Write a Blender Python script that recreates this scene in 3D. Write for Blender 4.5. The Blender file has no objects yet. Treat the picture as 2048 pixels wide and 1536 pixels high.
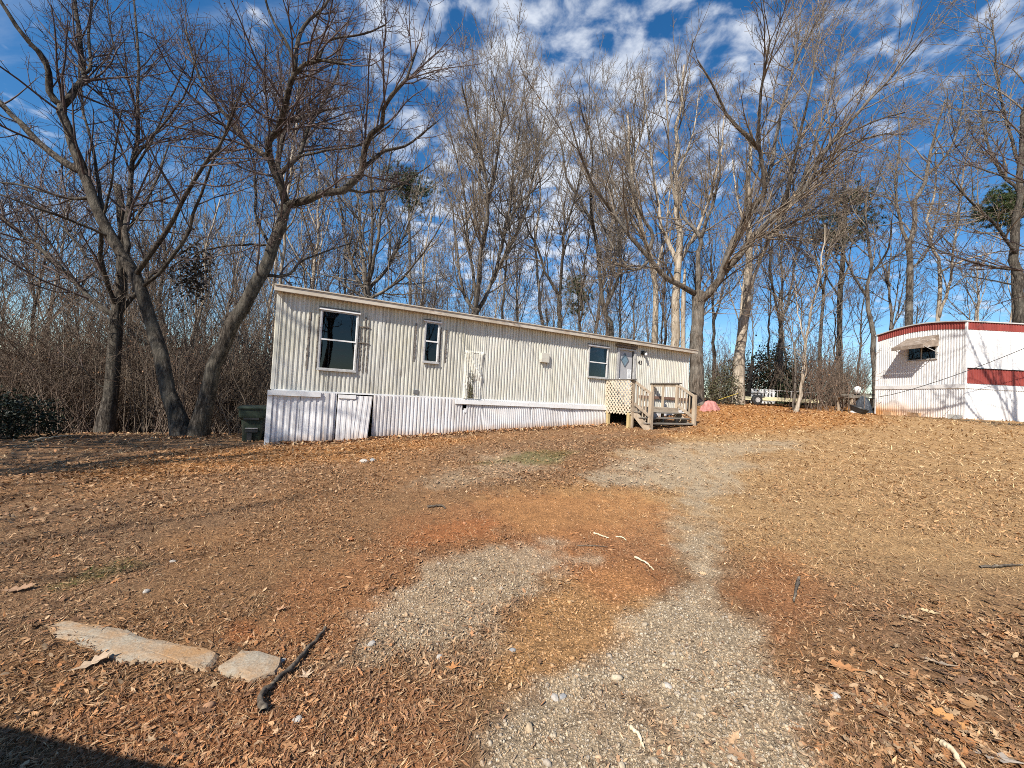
import bpy, math, random
import numpy as np
from mathutils import Matrix, Vector

# ------------------------------------------------------------------ camera, sky, sun, exposure
scn = bpy.context.scene
COL = scn.collection
F_PX, ROLL, PITCH, CAM_H = 790.0, math.radians(3.0), math.radians(1.45), 1.5
fw = np.array([0, math.cos(PITCH), math.sin(PITCH)])
_up = np.array([0, -math.sin(PITCH), math.cos(PITCH)])
_rt = np.array([1.0, 0, 0])
RT = _rt * math.cos(ROLL) + _up * math.sin(ROLL)
UP = _up * math.cos(ROLL) - _rt * math.sin(ROLL)
CAM = np.array([0, 0, CAM_H])
cd = bpy.data.cameras.new('camera')
cam = bpy.data.objects.new('camera', cd)
COL.objects.link(cam)
cd.sensor_width = 36.0
cd.lens = 36.0 * F_PX / 2048.0
cd.clip_start = 0.05
cd.clip_end = 3000
cam.matrix_world = Matrix(((RT[0], UP[0], -fw[0], CAM[0]), (RT[1], UP[1], -fw[1], CAM[1]), (RT[2], UP[2], -fw[2], CAM[2]), (0, 0, 0, 1)))
scn.camera = cam

SUN_EL = math.radians(42.0)
SUN_AZ = math.radians(-122.0)                     # direction of the sun in the XY plane, from +X
SUN_H = np.array([math.cos(SUN_AZ), math.sin(SUN_AZ)])
sun_vec = Vector((SUN_H[0] * math.cos(SUN_EL), SUN_H[1] * math.cos(SUN_EL), math.sin(SUN_EL)))
ld = bpy.data.lights.new('sun', 'SUN')
ld.energy = 5.0
ld.angle = math.radians(0.53)
ld.color = (1.0, 0.94, 0.85)
sun = bpy.data.objects.new('sun', ld)
COL.objects.link(sun)
sun.rotation_euler = sun_vec.to_track_quat('Z', 'Y').to_euler()

wd = bpy.data.worlds.new('World')
scn.world = wd
wd.use_nodes = True
wn, wl = wd.node_tree.nodes, wd.node_tree.links
wn.clear()
def N(nodes, t, **kw):
    n = nodes.new(t)
    for k, v in kw.items():
        setattr(n, k, v)
    return n
sky = N(wn, 'ShaderNodeTexSky', sky_type='NISHITA', sun_disc=False)
sky.sun_elevation = SUN_EL
sky.sun_rotation = math.atan2(SUN_H[0], SUN_H[1])
sky.altitude = 250
sky.air_density = 1.0
sky.dust_density = 0.3
sky.ozone_density = 2.0
hs = N(wn, 'ShaderNodeHueSaturation')
hs.inputs['Saturation'].default_value = 1.35
hs.inputs['Value'].default_value = 1.02
wl.new(sky.outputs[0], hs.inputs['Color'])
tc = N(wn, 'ShaderNodeTexCoord')
sep = N(wn, 'ShaderNodeSeparateXYZ')
wl.new(tc.outputs['Generated'], sep.inputs[0])
def wmath(op, a, b=None, clamp=False):
    m = N(wn, 'ShaderNodeMath', operation=op, use_clamp=clamp)
    for i, v in enumerate((a, b)):
        if v is None: continue
        if isinstance(v, (int, float)): m.inputs[i].default_value = v
        else: wl.new(v, m.inputs[i])
    return m.outputs[0]
zz = wmath('ADD', wmath('MAXIMUM', sep.outputs[2], 0.0), 0.16)
cx = wmath('DIVIDE', sep.outputs[0], zz)
cy = wmath('DIVIDE', sep.outputs[1], zz)
cmb = N(wn, 'ShaderNodeCombineXYZ')
wl.new(cx, cmb.inputs[0]); wl.new(cy, cmb.inputs[1])
def wnoise(scale, detail, rough, loc, scl=(1, 1, 1), dist=0.0, rot=0.0):
    mp = N(wn, 'ShaderNodeMapping')
    mp.inputs['Location'].default_value = loc
    mp.inputs['Scale'].default_value = scl
    mp.inputs['Rotation'].default_value = (0, 0, rot)
    wl.new(cmb.outputs[0], mp.inputs[0])
    t = N(wn, 'ShaderNodeTexNoise')
    t.inputs['Scale'].default_value = scale
    t.inputs['Detail'].default_value = detail
    t.inputs['Roughness'].default_value = rough
    t.inputs['Distortion'].default_value = dist
    wl.new(mp.outputs[0], t.inputs['Vector'])
    return t.outputs['Fac']
puff = wnoise(10.0, 7, 0.56, (3.1, 1.7, 0), dist=0.25)
field = wnoise(0.75, 3, 0.5, (0.55, 0.2, 0))
cirrus = wnoise(1.3, 8, 0.6, (7.3, 2.1, 0), scl=(0.5, 2.4, 1), dist=0.5, rot=-0.25)
gx_ = wmath('DIVIDE', wmath('SUBTRACT', cx, 0.12), 0.58)
gy_ = wmath('DIVIDE', wmath('SUBTRACT', cy, 1.6), 1.7)
mass = wmath('POWER', 2.718, wmath('MULTIPLY', wmath('ADD', wmath('MULTIPLY', gx_, gx_), wmath('MULTIPLY', gy_, gy_)), -1.0))   # one bank of broken cloud
m1 = wmath('ADD', wmath('ADD', wmath('MULTIPLY', field, 0.55), wmath('MULTIPLY', puff, 0.95)), wmath('MULTIPLY', mass, 0.225))
mr = N(wn, 'ShaderNodeMapRange', interpolation_type='SMOOTHSTEP')
mr.inputs[1].default_value = 0.81; mr.inputs[2].default_value = 1.08
wl.new(m1, mr.inputs[0])
mr2 = N(wn, 'ShaderNodeMapRange', interpolation_type='SMOOTHSTEP')
mr2.inputs[1].default_value = 0.54; mr2.inputs[2].default_value = 0.80
mr2.inputs[4].default_value = 0.42
wl.new(cirrus, mr2.inputs[0])
cl = wmath('MAXIMUM', wmath('MULTIPLY', mr.outputs[0], 0.92), mr2.outputs[0])
mixw = N(wn, 'ShaderNodeMix', data_type='RGBA')
wl.new(cl, mixw.inputs[0])
wl.new(hs.outputs[0], mixw.inputs[6])
mixw.inputs[7].default_value = (5.3, 5.7, 6.4, 1)
bg = N(wn, 'ShaderNodeBackground')
bg.inputs[1].default_value = 0.10
wl.new(mixw.outputs[2], bg.inputs[0])
wo = N(wn, 'ShaderNodeOutputWorld')
wl.new(bg.outputs[0], wo.inputs[0])

vs = scn.view_settings
vs.view_transform = 'Standard'
vs.look = 'None'
vs.exposure = 0.6
vs.gamma = 1.0
vs.use_curve_mapping = False
scn.render.engine = 'CYCLES'
scn.cycles.max_bounces = 6
scn.cycles.transparent_max_bounces = 8
scn.cycles.use_denoising = False
scn.cycles.filter_width = 0.95

# ------------------------------------------------------------------ helpers
R0 = np.random.default_rng(7)
random.seed(7)

def ray(x, y):
    return fw + RT * (x - 1024) / F_PX + UP * (768 - y) / F_PX
def at(x, y, Y):                      # survey helper: a sight line of the photograph, taken to distance Y
    d = ray(x, y)
    return CAM + d * (Y / d[1])

def hash2(ix, iy, seed):
    h = (ix.astype(np.int64) * 374761393 + iy.astype(np.int64) * 668265263 + seed * 1442695041) & 0x7fffffff
    h = ((h ^ (h >> 13)) * 1274126177) & 0x7fffffff
    return ((h ^ (h >> 16)) & 0xffff) / 65535.0
def vnoise(x, y, seed=0):
    x = np.asarray(x, float); y = np.asarray(y, float)
    ix, iy = np.floor(x), np.floor(y)
    fx, fy = x - ix, y - iy
    fx = fx * fx * (3 - 2 * fx); fy = fy * fy * (3 - 2 * fy)
    ix = ix.astype(np.int64); iy = iy.astype(np.int64)
    a = hash2(ix, iy, seed); b = hash2(ix + 1, iy, seed)
    c = hash2(ix, iy + 1, seed); d = hash2(ix + 1, iy + 1, seed)
    return (a * (1 - fx) + b * fx) * (1 - fy) + (c * (1 - fx) + d * fx) * fy
def fbm(x, y, seed=0, o=4):
    s = 0; a = 0.5; t = 0
    for i in range(o):
        s = s + a * vnoise(x * 2 ** i + 17.3 * i, y * 2 ** i - 9.1 * i, seed + i); t += a; a *= 0.5
    return s / t

# ---- terrain: thin-plate spline through surveyed spots
TP = np.array([(0, 0, 0), (-4, 0, 0), (4, 0, .08), (0, -10, 0), (-12, -10, 0), (12, -10, .4), (0, -30, 0), (-30, -25, -.2), (30, -25, .6),
    (-5.7, 9.2, -.01), (-2.4, 10.9, .2), (.2, 12.4, .37), (3.3, 14.2, .55), (4.7, 12.9, .60), (6.5, 13.9, .74), (7.6, 15.6, 1.0), (9.0, 18, 1.42),
    (17.2, 14.8, 1.45), (17.3, 18.8, 1.45), (24, 15, 1.48), (13.2, 18, 1.42), (12.5, 22, 1.68), (10, 9, .72), (8, 4, .33), (12.5, 12.5, 1.12), (20, 8, 1.0),
    (-8.9, 11, -.19), (-14.2, 14, -.65), (-10.2, 8, -.17), (-20, 12, -.9), (-20, 20, -1.6), (-9, 19, -.8), (-30, 32, -2.2), (0, 24, .65), (10, 27, 1.75), (22, 30, 2.1),
    (-6, 3, -.05), (-12, 3, -.15), (0, 6, .08), (4, 7, .28), (-3, 6, .0), (0, 2.5, .0), (-40, 5, -1.2), (40, 5, 1.3), (0, 50, .8), (-40, 50, -2.2), (40, 50, 2.2), (45, -30, .6), (-45, -30, -.4)], float)
def _k(r2):
    return 0.5 * r2 * np.log(r2 + 1e-9)
_n = len(TP)
_K = _k(((TP[:, None, :2] - TP[None, :, :2]) ** 2).sum(-1)) + np.eye(_n) * 0.3
_P = np.c_[np.ones(_n), TP[:, :2]]
_A = np.block([[_K, _P], [_P.T, np.zeros((3, 3))]])
_W = np.linalg.solve(_A, np.r_[TP[:, 2], 0, 0, 0])
def gz(x, y, fine=True):
    x = np.atleast_1d(np.asarray(x, float)); y = np.atleast_1d(np.asarray(y, float))
    r = np.hypot(x, y)
    s = np.minimum(1, 48 / np.maximum(r, 1e-6))
    xc, yc = x * s, y * s
    z = _W[_n] + _W[_n + 1] * xc + _W[_n + 2] * yc
    for i in range(_n):
        z = z + _W[i] * _k((xc - TP[i, 0]) ** 2 + (yc - TP[i, 1]) ** 2)
    z = np.clip(z, -3, 3)
    if fine:
        z = z + (fbm(x * .9, y * .9, 5, 3) - .5) * .07 + (fbm(x * 4.1, y * 4.1, 9, 2) - .5) * .03
    return z
def g1(x, y):
    return float(gz(x, y)[0])
def gp(x, y):                          # where a sight line meets the terrain
    d = ray(x, y)
    t = np.linspace(1.0, 60, 1200)
    P = CAM + d * t[:, None]
    below = P[:, 2] < gz(P[:, 0], P[:, 1], False)
    i = max(1, int(np.argmax(below))) if below.any() else 600
    a_, b_ = P[i - 1], P[i]
    for _ in range(12):
        m_ = (a_ + b_) / 2
        if m_[2] < gz(m_[0], m_[1], False)[0]: b_ = m_
        else: a_ = m_
    return b_[:2].copy()

def link(o, parent=None):
    COL.objects.link(o)
    if parent is not None:
        o.parent = parent
    return o
def tag(o, label=None, cat=None, group=None, kind=None):
    if label: o['label'] = label
    if cat: o['category'] = cat
    if group: o['group'] = group
    if kind: o['kind'] = kind
    return o
def empty(name, loc, rotz=0.0, matrix=None):
    o = bpy.data.objects.new(name, None)
    o.empty_display_size = 0.1
    COL.objects.link(o)
    if matrix is not None:
        o.matrix_world = matrix
    else:
        o.location = loc
        o.rotation_euler = (0, 0, rotz)
    return o
def big_mesh(name, V, F, smooth=False, col=None, mats=None):
    """V (n,3) floats, F (m,k) ints with fixed k"""
    me = bpy.data.meshes.new(name)
    V = np.ascontiguousarray(V, np.float32); F = np.ascontiguousarray(F, np.int32)
    k = F.shape[1]
    me.vertices.add(len(V)); me.vertices.foreach_set('co', V.ravel())
    me.loops.add(F.size); me.loops.foreach_set('vertex_index', F.ravel())
    me.polygons.add(len(F)); me.polygons.foreach_set('loop_start', np.arange(0, F.size, k, dtype=np.int32))
    try: me.polygons.foreach_set('loop_total', np.full(len(F), k, np.int32))
    except Exception: pass
    if smooth: me.polygons.foreach_set('use_smooth', np.ones(len(F), bool))
    if col is not None:
        a = me.color_attributes.new('col', 'FLOAT_COLOR', 'POINT')
        c = np.ones((len(V), 4), np.float32); c[:, :3] = col
        a.data.foreach_set('color', c.ravel())
    me.update(calc_edges=True)
    return me

class MB:
    """collects boxes, bars and free faces, then makes ONE mesh object"""
    def __init__(s): s.v, s.f = [], []
    def quadbox(s, pts):
        b = len(s.v); s.v += [tuple(p) for p in pts]
        s.f += [tuple(b + i for i in q) for q in ((0, 3, 2, 1), (4, 5, 6, 7), (0, 1, 5, 4), (1, 2, 6, 5), (2, 3, 7, 6), (3, 0, 4, 7))]
        return s
    def box(s, x0, x1, y0, y1, z0, z1):
        return s.quadbox([(x0, y0, z0), (x1, y0, z0), (x1, y1, z0), (x0, y1, z0), (x0, y0, z1), (x1, y0, z1), (x1, y1, z1), (x0, y1, z1)])
    def bar(s, p, q, w, h, up=(0, 0, 1)):
        p, q = Vector(p), Vector(q); d = (q - p).normalized(); u = Vector(up)
        a = d.cross(u)
        if a.length < 1e-4: a = d.cross(Vector((1, 0, 0)))
        a.normalize(); b = a.cross(d).normalized()
        a *= w / 2; b *= h / 2
        return s.quadbox([p - a - b, p + a - b, p + a + b, p - a + b, q - a - b, q + a - b, q + a + b, q - a + b])
    def poly(s, pts):
        b = len(s.v); s.v += [tuple(p) for p in pts]; s.f.append(tuple(range(b, b + len(pts)))); return s
    def lathe(s, prof, c=(0, 0, 0), n=14, axis='z'):
        b = len(s.v); c = Vector(c)
        for r, z in prof:
            for i in range(n):
                a = 2 * math.pi * i / n
                v = (r * math.cos(a), r * math.sin(a), z)
                if axis == 'y': v = (v[0], v[2], v[1])
                if axis == 'x': v = (v[2], v[0], v[1])
                s.v.append(tuple(c + Vector(v)))
        for j in range(len(prof) - 1):
            for i in range(n):
                s.f.append((b + j * n + i, b + j * n + (i + 1) % n, b + (j + 1) * n + (i + 1) % n, b + (j + 1) * n + i))
        s.f.append(tuple(b + i for i in range(n))[::-1]); s.f.append(tuple(b + (len(prof) - 1) * n + i for i in range(n)))
        return s
    def build(s, name, mat, parent=None, smooth=False, bevel=0.0):
        me = bpy.data.meshes.new(name); me.from_pydata(s.v, [], s.f)
        if smooth: me.polygons.foreach_set('use_smooth', np.ones(len(me.polygons), bool))
        me.materials.append(mat); me.update()
        o = bpy.data.objects.new(name, me); link(o, parent)
        if bevel:
            m = o.modifiers.new('bevel', 'BEVEL'); m.width = bevel; m.segments = 2
        return o
def tube_obj(name, pts, rad, mat, parent=None, sides=8, smooth=True):
    V, F = tubes(np.array(pts, float)[None], np.array(rad, float)[None], sides)
    me = big_mesh(name, V, F, smooth); me.materials.append(mat)
    o = bpy.data.objects.new(name, me); return link(o, parent)

# ---- tubes for branches, many at once
def tubes(P, Rd, S, cap=False):
    """P (n,k,3), Rd (n,k) -> verts, quads"""
    n, k, _ = P.shape
    T = np.gradient(P, axis=1)
    T /= np.linalg.norm(T, axis=2, keepdims=True) + 1e-9
    mean = P[:, -1] - P[:, 0]; mean /= np.linalg.norm(mean, axis=1, keepdims=True) + 1e-9
    ref = np.where(np.abs(mean[:, 2:3]) < 0.8, np.array([[0, 0, 1.0]]), np.array([[1.0, 0, 0]]))
    ref = np.cross(mean, ref); ref /= np.linalg.norm(ref, axis=1, keepdims=True) + 1e-9
    a = np.cross(T, np.repeat(ref[:, None], k, 1)); a /= np.linalg.norm(a, axis=2, keepdims=True) + 1e-9
    b = np.cross(T, a)
    th = np.arange(S) * 2 * np.pi / S
    V = P[:, :, None] + Rd[:, :, None, None] * (a[:, :, None] * np.cos(th)[None, None, :, None] + b[:, :, None] * np.sin(th)[None, None, :, None])
    V = V.reshape(-1, 3)
    i = np.arange(n)[:, None, None] * k * S; j = np.arange(k - 1)[None, :, None] * S; s = np.arange(S)[None, None, :]
    s2 = (s + 1) % S
    F = np.stack([i + j + s, i + j + s2, i + j + S + s2, i + j + S + s], -1).reshape(-1, 4)
    return V, F

# ------------------------------------------------------------------ materials
MATS = {}
def base_mat(name):
    m = bpy.data.materials.new(name); m.use_nodes = True
    nt = m.node_tree; nt.nodes.clear()
    out = nt.nodes.new('ShaderNodeOutputMaterial'); p = nt.nodes.new('ShaderNodeBsdfPrincipled')
    nt.links.new(p.outputs[0], out.inputs[0])
    return m, nt, p, out
def nz(nt, scale, detail=5, rough=.6, stretch=(1, 1, 1), dist=0, coord='Object', loc=(0, 0, 0)):
    t = nt.nodes.new('ShaderNodeTexCoord'); mp = nt.nodes.new('ShaderNodeMapping')
    mp.inputs['Scale'].default_value = stretch; mp.inputs['Location'].default_value = loc
    nt.links.new(t.outputs[coord], mp.inputs[0])
    n = nt.nodes.new('ShaderNodeTexNoise'); n.inputs['Scale'].default_value = scale; n.inputs['Detail'].default_value = detail
    n.inputs['Roughness'].default_value = rough; n.inputs['Distortion'].default_value = dist
    nt.links.new(mp.outputs[0], n.inputs['Vector'])
    return n.outputs['Fac']
def ramp(nt, fac, stops):
    r = nt.nodes.new('ShaderNodeValToRGB'); e = r.color_ramp.elements
    while len(e) < len(stops): e.new(0.5)
    for i, (p, c) in enumerate(stops):
        e[i].position = p; e[i].color = (*c, 1) if len(c) == 3 else c
    nt.links.new(fac, r.inputs[0]); return r.outputs[0]
def mixc(nt, fac, a, b, mode='MIX'):
    m = nt.nodes.new('ShaderNodeMix'); m.data_type = 'RGBA'; m.blend_type = mode
    for i, v in ((0, fac), (6, a), (7, b)):
        if isinstance(v, (int, float)): m.inputs[i].default_value = v
        elif isinstance(v, tuple): m.inputs[i].default_value = (*v, 1)
        else: nt.links.new(v, m.inputs[i])
    return m.outputs[2]
def bump(nt, p, h, strength, dist):
    b = nt.nodes.new('ShaderNodeBump'); b.inputs['Strength'].default_value = strength; b.inputs['Distance'].default_value = dist
    nt.links.new(h, b.inputs['Height']); nt.links.new(b.outputs[0], p.inputs['Normal'])
def mat(name, c1, c2, scale=6, rough=.7, stretch=(1, 1, 1), bmp=0, bdist=.01, detail=5, lo=.3, hi=.7, spots=None, spec=.3, metal=0):
    if name in MATS: return MATS[name]
    m, nt, p, out = base_mat(name)
    f = nz(nt, scale, detail, .6, stretch)
    c = ramp(nt, f, [(lo, c1), (hi, c2)])
    if spots:                                     # (colour, scale, lo, hi, stretch)
        sc, ss, sl, sh, st = spots
        f2 = nz(nt, ss, 6, .65, st, loc=(3.3, 1.1, 7.7))
        c = mixc(nt, ramp(nt, f2, [(sl, (0, 0, 0)), (sh, (1, 1, 1))]), c, sc)
    nt.links.new(c, p.inputs['Base Color'])
    p.inputs['Roughness'].default_value = rough; p.inputs['Specular IOR Level'].default_value = spec; p.inputs['Metallic'].default_value = metal
    if bmp: bump(nt, p, f, bmp, bdist)
    MATS[name] = m
    return m
def attr_mat(name, rough=.8, var=.35, vscale=60, spec=.25, trans=0, coord='Object'):
    m, nt, p, out = base_mat(name)
    a = nt.nodes.new('ShaderNodeAttribute'); a.attribute_name = 'col'
    f = nz(nt, vscale, 3, .6, coord=coord)
    k = ramp(nt, f, [(.25, (1 - var,) * 3), (.75, (1 + var,) * 3)])
    c = mixc(nt, 1.0, a.outputs['Color'], k, 'MULTIPLY')
    nt.links.new(c, p.inputs['Base Color']); p.inputs['Roughness'].default_value = rough
    p.inputs['Specular IOR Level'].default_value = spec
    MATS[name] = m
    return m

def bark(name, dark, mid, light, scale=9, lich=None):
    m, nt, p, out = base_mat(name)
    f = nz(nt, scale, 9, .72, (1, 1, .2), .5)
    c = ramp(nt, f, [(.38, dark), (.5, mid), (.62, light)])
    f2 = nz(nt, 1.3, 4, .6)
    c = mixc(nt, ramp(nt, f2, [(.45, (0, 0, 0)), (.7, (.55, .55, .55))]), c, lich or light)
    nt.links.new(c, p.inputs['Base Color']); p.inputs['Roughness'].default_value = .9; p.inputs['Specular IOR Level'].default_value = .15
    bump(nt, p, f, 1.0, .06)
    MATS[name] = m
    return m
BK_DARK = bark('bark_dark', (.014, .011, .009), (.058, .047, .037), (.155, .132, .106), scale=17, lich=(.135, .125, .10))
BK_GREY = bark('bark_grey', (.03, .024, .018), (.10, .080, .062), (.21, .175, .14), scale=14, lich=(.30, .28, .24))
BK_PALE = bark('bark_pale', (.15, .115, .08), (.33, .27, .20), (.50, .43, .34), scale=6, lich=(.48, .42, .34))
TW_RED = mat('twig_red', (.045, .034, .031), (.135, .098, .088), 3, .85)
TW_GREY = mat('twig_grey', (.08, .066, .052), (.25, .212, .17), 2, .85)
TW_TAN = mat('twig_tan', (.085, .066, .048), (.27, .215, .16), 2, .85)
LITTER = attr_mat('leaf_litter', .75, .35, 45)
STRAW = attr_mat('dry_straw', .7, .2, 30)
STONES = attr_mat('gravel_stone', .85, .3, 90)
LEAFM = attr_mat('foliage', .55, .3, 8)
# ------------------------------------------------------------------ ground zones (what lies where in the yard)
def world_poly(px):
    return np.array([gp(*q) for q in px])
def sdist(x, y, poly):
    x = np.asarray(x); y = np.asarray(y)
    d = np.full(x.shape, 1e9); ins = np.zeros(x.shape, bool)
    n = len(poly)
    for i in range(n):
        ax, ay = poly[i]; bx, by = poly[(i + 1) % n]
        dx, dy = bx - ax, by - ay
        t = np.clip(((x - ax) * dx + (y - ay) * dy) / (dx * dx + dy * dy + 1e-9), 0, 1)
        d = np.minimum(d, np.hypot(x - ax - t * dx, y - ay - t * dy))
        c = ((ay > y) != (by > y)) & (x < (bx - ax) * (y - ay) / (by - ay + 1e-12) + ax)
        ins ^= c
    return np.where(ins, d, -d)
def sm(a, b, v):
    t = np.clip((v - a) / (b - a), 0, 1); return t * t * (3 - 2 * t)
GRAVEL = [(world_poly(p), w) for p, w in (
    ([(880, 1700), (980, 1450), (1120, 1350), (1230, 1300), (1330, 1215), (1420, 1200), (1500, 1260), (1570, 1330), (1640, 1420), (1720, 1700)], 1.0),
    ([(700, 1330), (740, 1240), (830, 1150), (940, 1095), (1090, 1085), (1190, 1120), (1060, 1200), (1010, 1250), (930, 1300), (840, 1350), (750, 1340)], .85),
    ([(1355, 1090), (1385, 1030), (1370, 998), (1290, 972), (1150, 965), (1170, 935), (1250, 912), (1400, 902), (1540, 928), (1460, 965), (1425, 1000), (1440, 1050), (1450, 1190), (1400, 1235), (1340, 1225), (1390, 1170), (1375, 1130)], 1.0),
    ([(1210, 905), (1330, 888), (1600, 880), (1580, 902), (1420, 915), (1260, 915)], .9),
    ([(840, 965), (900, 930), (1040, 905), (1130, 915), (1100, 940), (960, 970)], .6))]
CLAY = [(world_poly(p), w) for p, w in (
    ([(770, 1090), (860, 1050), (980, 1030), (1040, 1050), (930, 1080), (820, 1100)], 1.0), ([(700, 1130), (800, 1040), (980, 985), (1250, 985), (1360, 1020), (1330, 1090), (1000, 1090), (860, 1130), (740, 1240)], .42), ([(150, 1440), (300, 1380), (700, 1330), (900, 1400), (900, 1700), (100, 1700)], .55),
    ([(440, 1270), (470, 1240), (510, 1240), (500, 1270)], 1.0),
    ([(330, 1536), (430, 1440), (560, 1390), (640, 1410), (640, 1480), (560, 1600), (300, 1650)], .8),
    ([(1230, 1040), (1330, 1000), (1370, 1060), (1330, 1180), (1230, 1200), (1000, 1090), (1100, 1050)], .6),
    ([(1500, 1090), (1600, 1110), (1640, 1230), (1560, 1300), (1470, 1200)], .55),
    ([(560, 1160), (740, 1110), (800, 1170), (700, 1300), (600, 1330), (520, 1290)], .45))]
SAND = [(world_poly(p), 1.0) for p in ([(1130, 1150), (1260, 1120), (1330, 1180), (1290, 1260), (1150, 1330), (1000, 1400), (930, 1390), (1000, 1270)], [(960, 1000), (1150, 960), (1330, 1000), (1240, 1060), (1030, 1060)])]
ORANGE = [(world_poly(p), 1.0) for p in ([(180, 950), (330, 900), (520, 895), (740, 880), (960, 875), (780, 915), (560, 935), (320, 955)], [(1240, 880), (1330, 868), (1400, 855), (1400, 812), (1760, 800), (1760, 850), (1480, 865)])]
GREEN = [(world_poly(p), 1.0) for p in ([(140, 1160), (200, 1120), (275, 1115), (270, 1135), (200, 1155)], [(960, 925), (1060, 905), (1160, 905), (1100, 925)])]
def zmask(x, y, polys, soft, nseed, namp):
    n1 = fbm(x * 2.2, y * 2.2, nseed, 4) - .5
    n2 = fbm(x * 9, y * 9, nseed + 31, 2) - .5
    r = np.hypot(x, y)
    m = np.zeros(np.shape(x))
    for p, w in polys:
        s = sdist(x, y, p)
        k = np.clip(r / 5, .35, 1.25)
        m = np.maximum(m, w * sm(-soft, soft, s / k + n1 * namp + n2 * namp * .5))
    return m
def zones(x, y):
    g = zmask(x, y, GRAVEL, .22, 3, .85)
    g = g * (.45 + .55 * sm(.30, .55, fbm(x * 3.1, y * 3.1, 77, 4) + .08))
    return dict(gravel=g, clay=zmask(x, y, CLAY, .2, 13, .6), sand=zmask(x, y, SAND, .3, 23, .6),
                orange=zmask(x, y, ORANGE, .6, 33, .9), green=zmask(x, y, GREEN, .15, 43, .5),
                straw=sm(-.2, 1.2, x - .45 * y + 1.2 + (fbm(x * .8, y * .8, 53, 3) - .5) * 3.0 - np.maximum(0, y - 11.5 - .1 * x) * 1.2) * sm(2.6, 4.6, y + (x - 3) * .25 + (fbm(x, y, 57, 3) - .5) * 2))
C_LIT = np.array([.345, .19, .092]); C_DUSK = np.array([.24, .145, .080]); C_GRV = np.array([.50, .405, .28]); C_CLAY = np.array([.46, .18, .07])
C_SAND = np.array([.55, .31, .13]); C_STR = np.array([.56, .36, .175]); C_ORG = np.array([.50, .235, .075]); C_GRN = np.array([.13, .15, .045])
def ground_col(x, y, z=None):
    z = z or zones(x, y)
    n = fbm(x * 1.1, y * 1.1, 91, 4)[:, None]
    c = C_LIT * (1 - n) * 1.15 + C_DUSK * n
    n2 = sm(.45, .65, fbm(x * .55 + 4, y * .55, 97, 3))[:, None]
    c = c * (1 - .35 * n2) + np.array([.24, .17, .115]) * .35 * n2
    for k, cc, w in (('straw', C_STR, .8), ('orange', C_ORG, .75), ('sand', C_SAND, .7), ('clay', C_CLAY, .75), ('gravel', C_GRV, .85), ('green', C_GRN, .6)):
        m = (z[k] * w)[:, None]; c = c * (1 - m) + cc * m
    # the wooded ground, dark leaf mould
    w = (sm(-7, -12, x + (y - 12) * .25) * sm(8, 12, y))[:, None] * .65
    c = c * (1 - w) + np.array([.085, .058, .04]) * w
    return c

# ground sheet
ang = np.r_[np.linspace(math.radians(10), math.radians(170), 440), np.linspace(math.radians(174), math.radians(366), 44)]
rad = np.r_[0.0, np.geomspace(.5, 60, 215), np.geomspace(70, 900, 14)]
AA, RR = np.meshgrid(ang, rad)
gx, gy = (RR * np.cos(AA)).ravel(), (RR * np.sin(AA)).ravel()
gv = np.c_[gx, gy, gz(gx, gy)]
na, nr = len(ang), len(rad)
ii, jj = np.meshgrid(np.arange(nr - 1), np.arange(na), indexing='ij')
j2 = (jj + 1) % na
gf = np.stack([ii * na + jj, (ii + 1) * na + jj, (ii + 1) * na + j2, ii * na + j2], -1).reshape(-1, 4)
gm, nt, pp, _o = base_mat('yard_ground')
a = nt.nodes.new('ShaderNodeAttribute'); a.attribute_name = 'col'
f1 = nz(nt, 55, 6, .7); f2 = nz(nt, 7, 5, .65); f3 = nz(nt, 190, 3, .6)
k1 = ramp(nt, f1, [(.32, (.35, .33, .31)), (.5, (.95, .94, .92)), (.68, (1.55, 1.5, 1.42))])
k2 = ramp(nt, f2, [(.3, (.72, .7, .7)), (.7, (1.28, 1.26, 1.22))])
k3 = ramp(nt, f3, [(.3, (.6, .58, .56)), (.7, (1.4, 1.4, 1.4))])
c = mixc(nt, 1.0, mixc(nt, 1.0, mixc(nt, 1.0, a.outputs['Color'], k1, 'MULTIPLY'), k2, 'MULTIPLY'), k3, 'MULTIPLY')
nt.links.new(c, pp.inputs['Base Color']); pp.inputs['Roughness'].default_value = .95; pp.inputs['Specular IOR Level'].default_value = .1
bump(nt, pp, f1, 1.0, .03)
gmesh = big_mesh('ground', gv, gf, True, ground_col(gx, gy) * .88)  # ground tone lowered, putting shade of the gaps between strands into the colour
gmesh.materials.append(gm)
ground = link(bpy.data.objects.new('ground', gmesh))
tag(ground, kind='structure')
# ------------------------------------------------------------------ the cream mobile home
TH = math.radians(28.5); TILT = math.radians(-.22)
A0 = np.array([-5.7046, 9.4, 1.3198])
ux = np.array([math.cos(TH) * math.cos(TILT), math.sin(TH) * math.cos(TILT), math.sin(TILT)])
un = np.array([-math.sin(TH), math.cos(TH), 0.0])
uz = np.cross(ux, un)
def wl2w(s, out, h):
    return A0 + ux * s - un * out + uz * h
LEN, WID, HGT = 14.8, 3.66, 2.33

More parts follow.
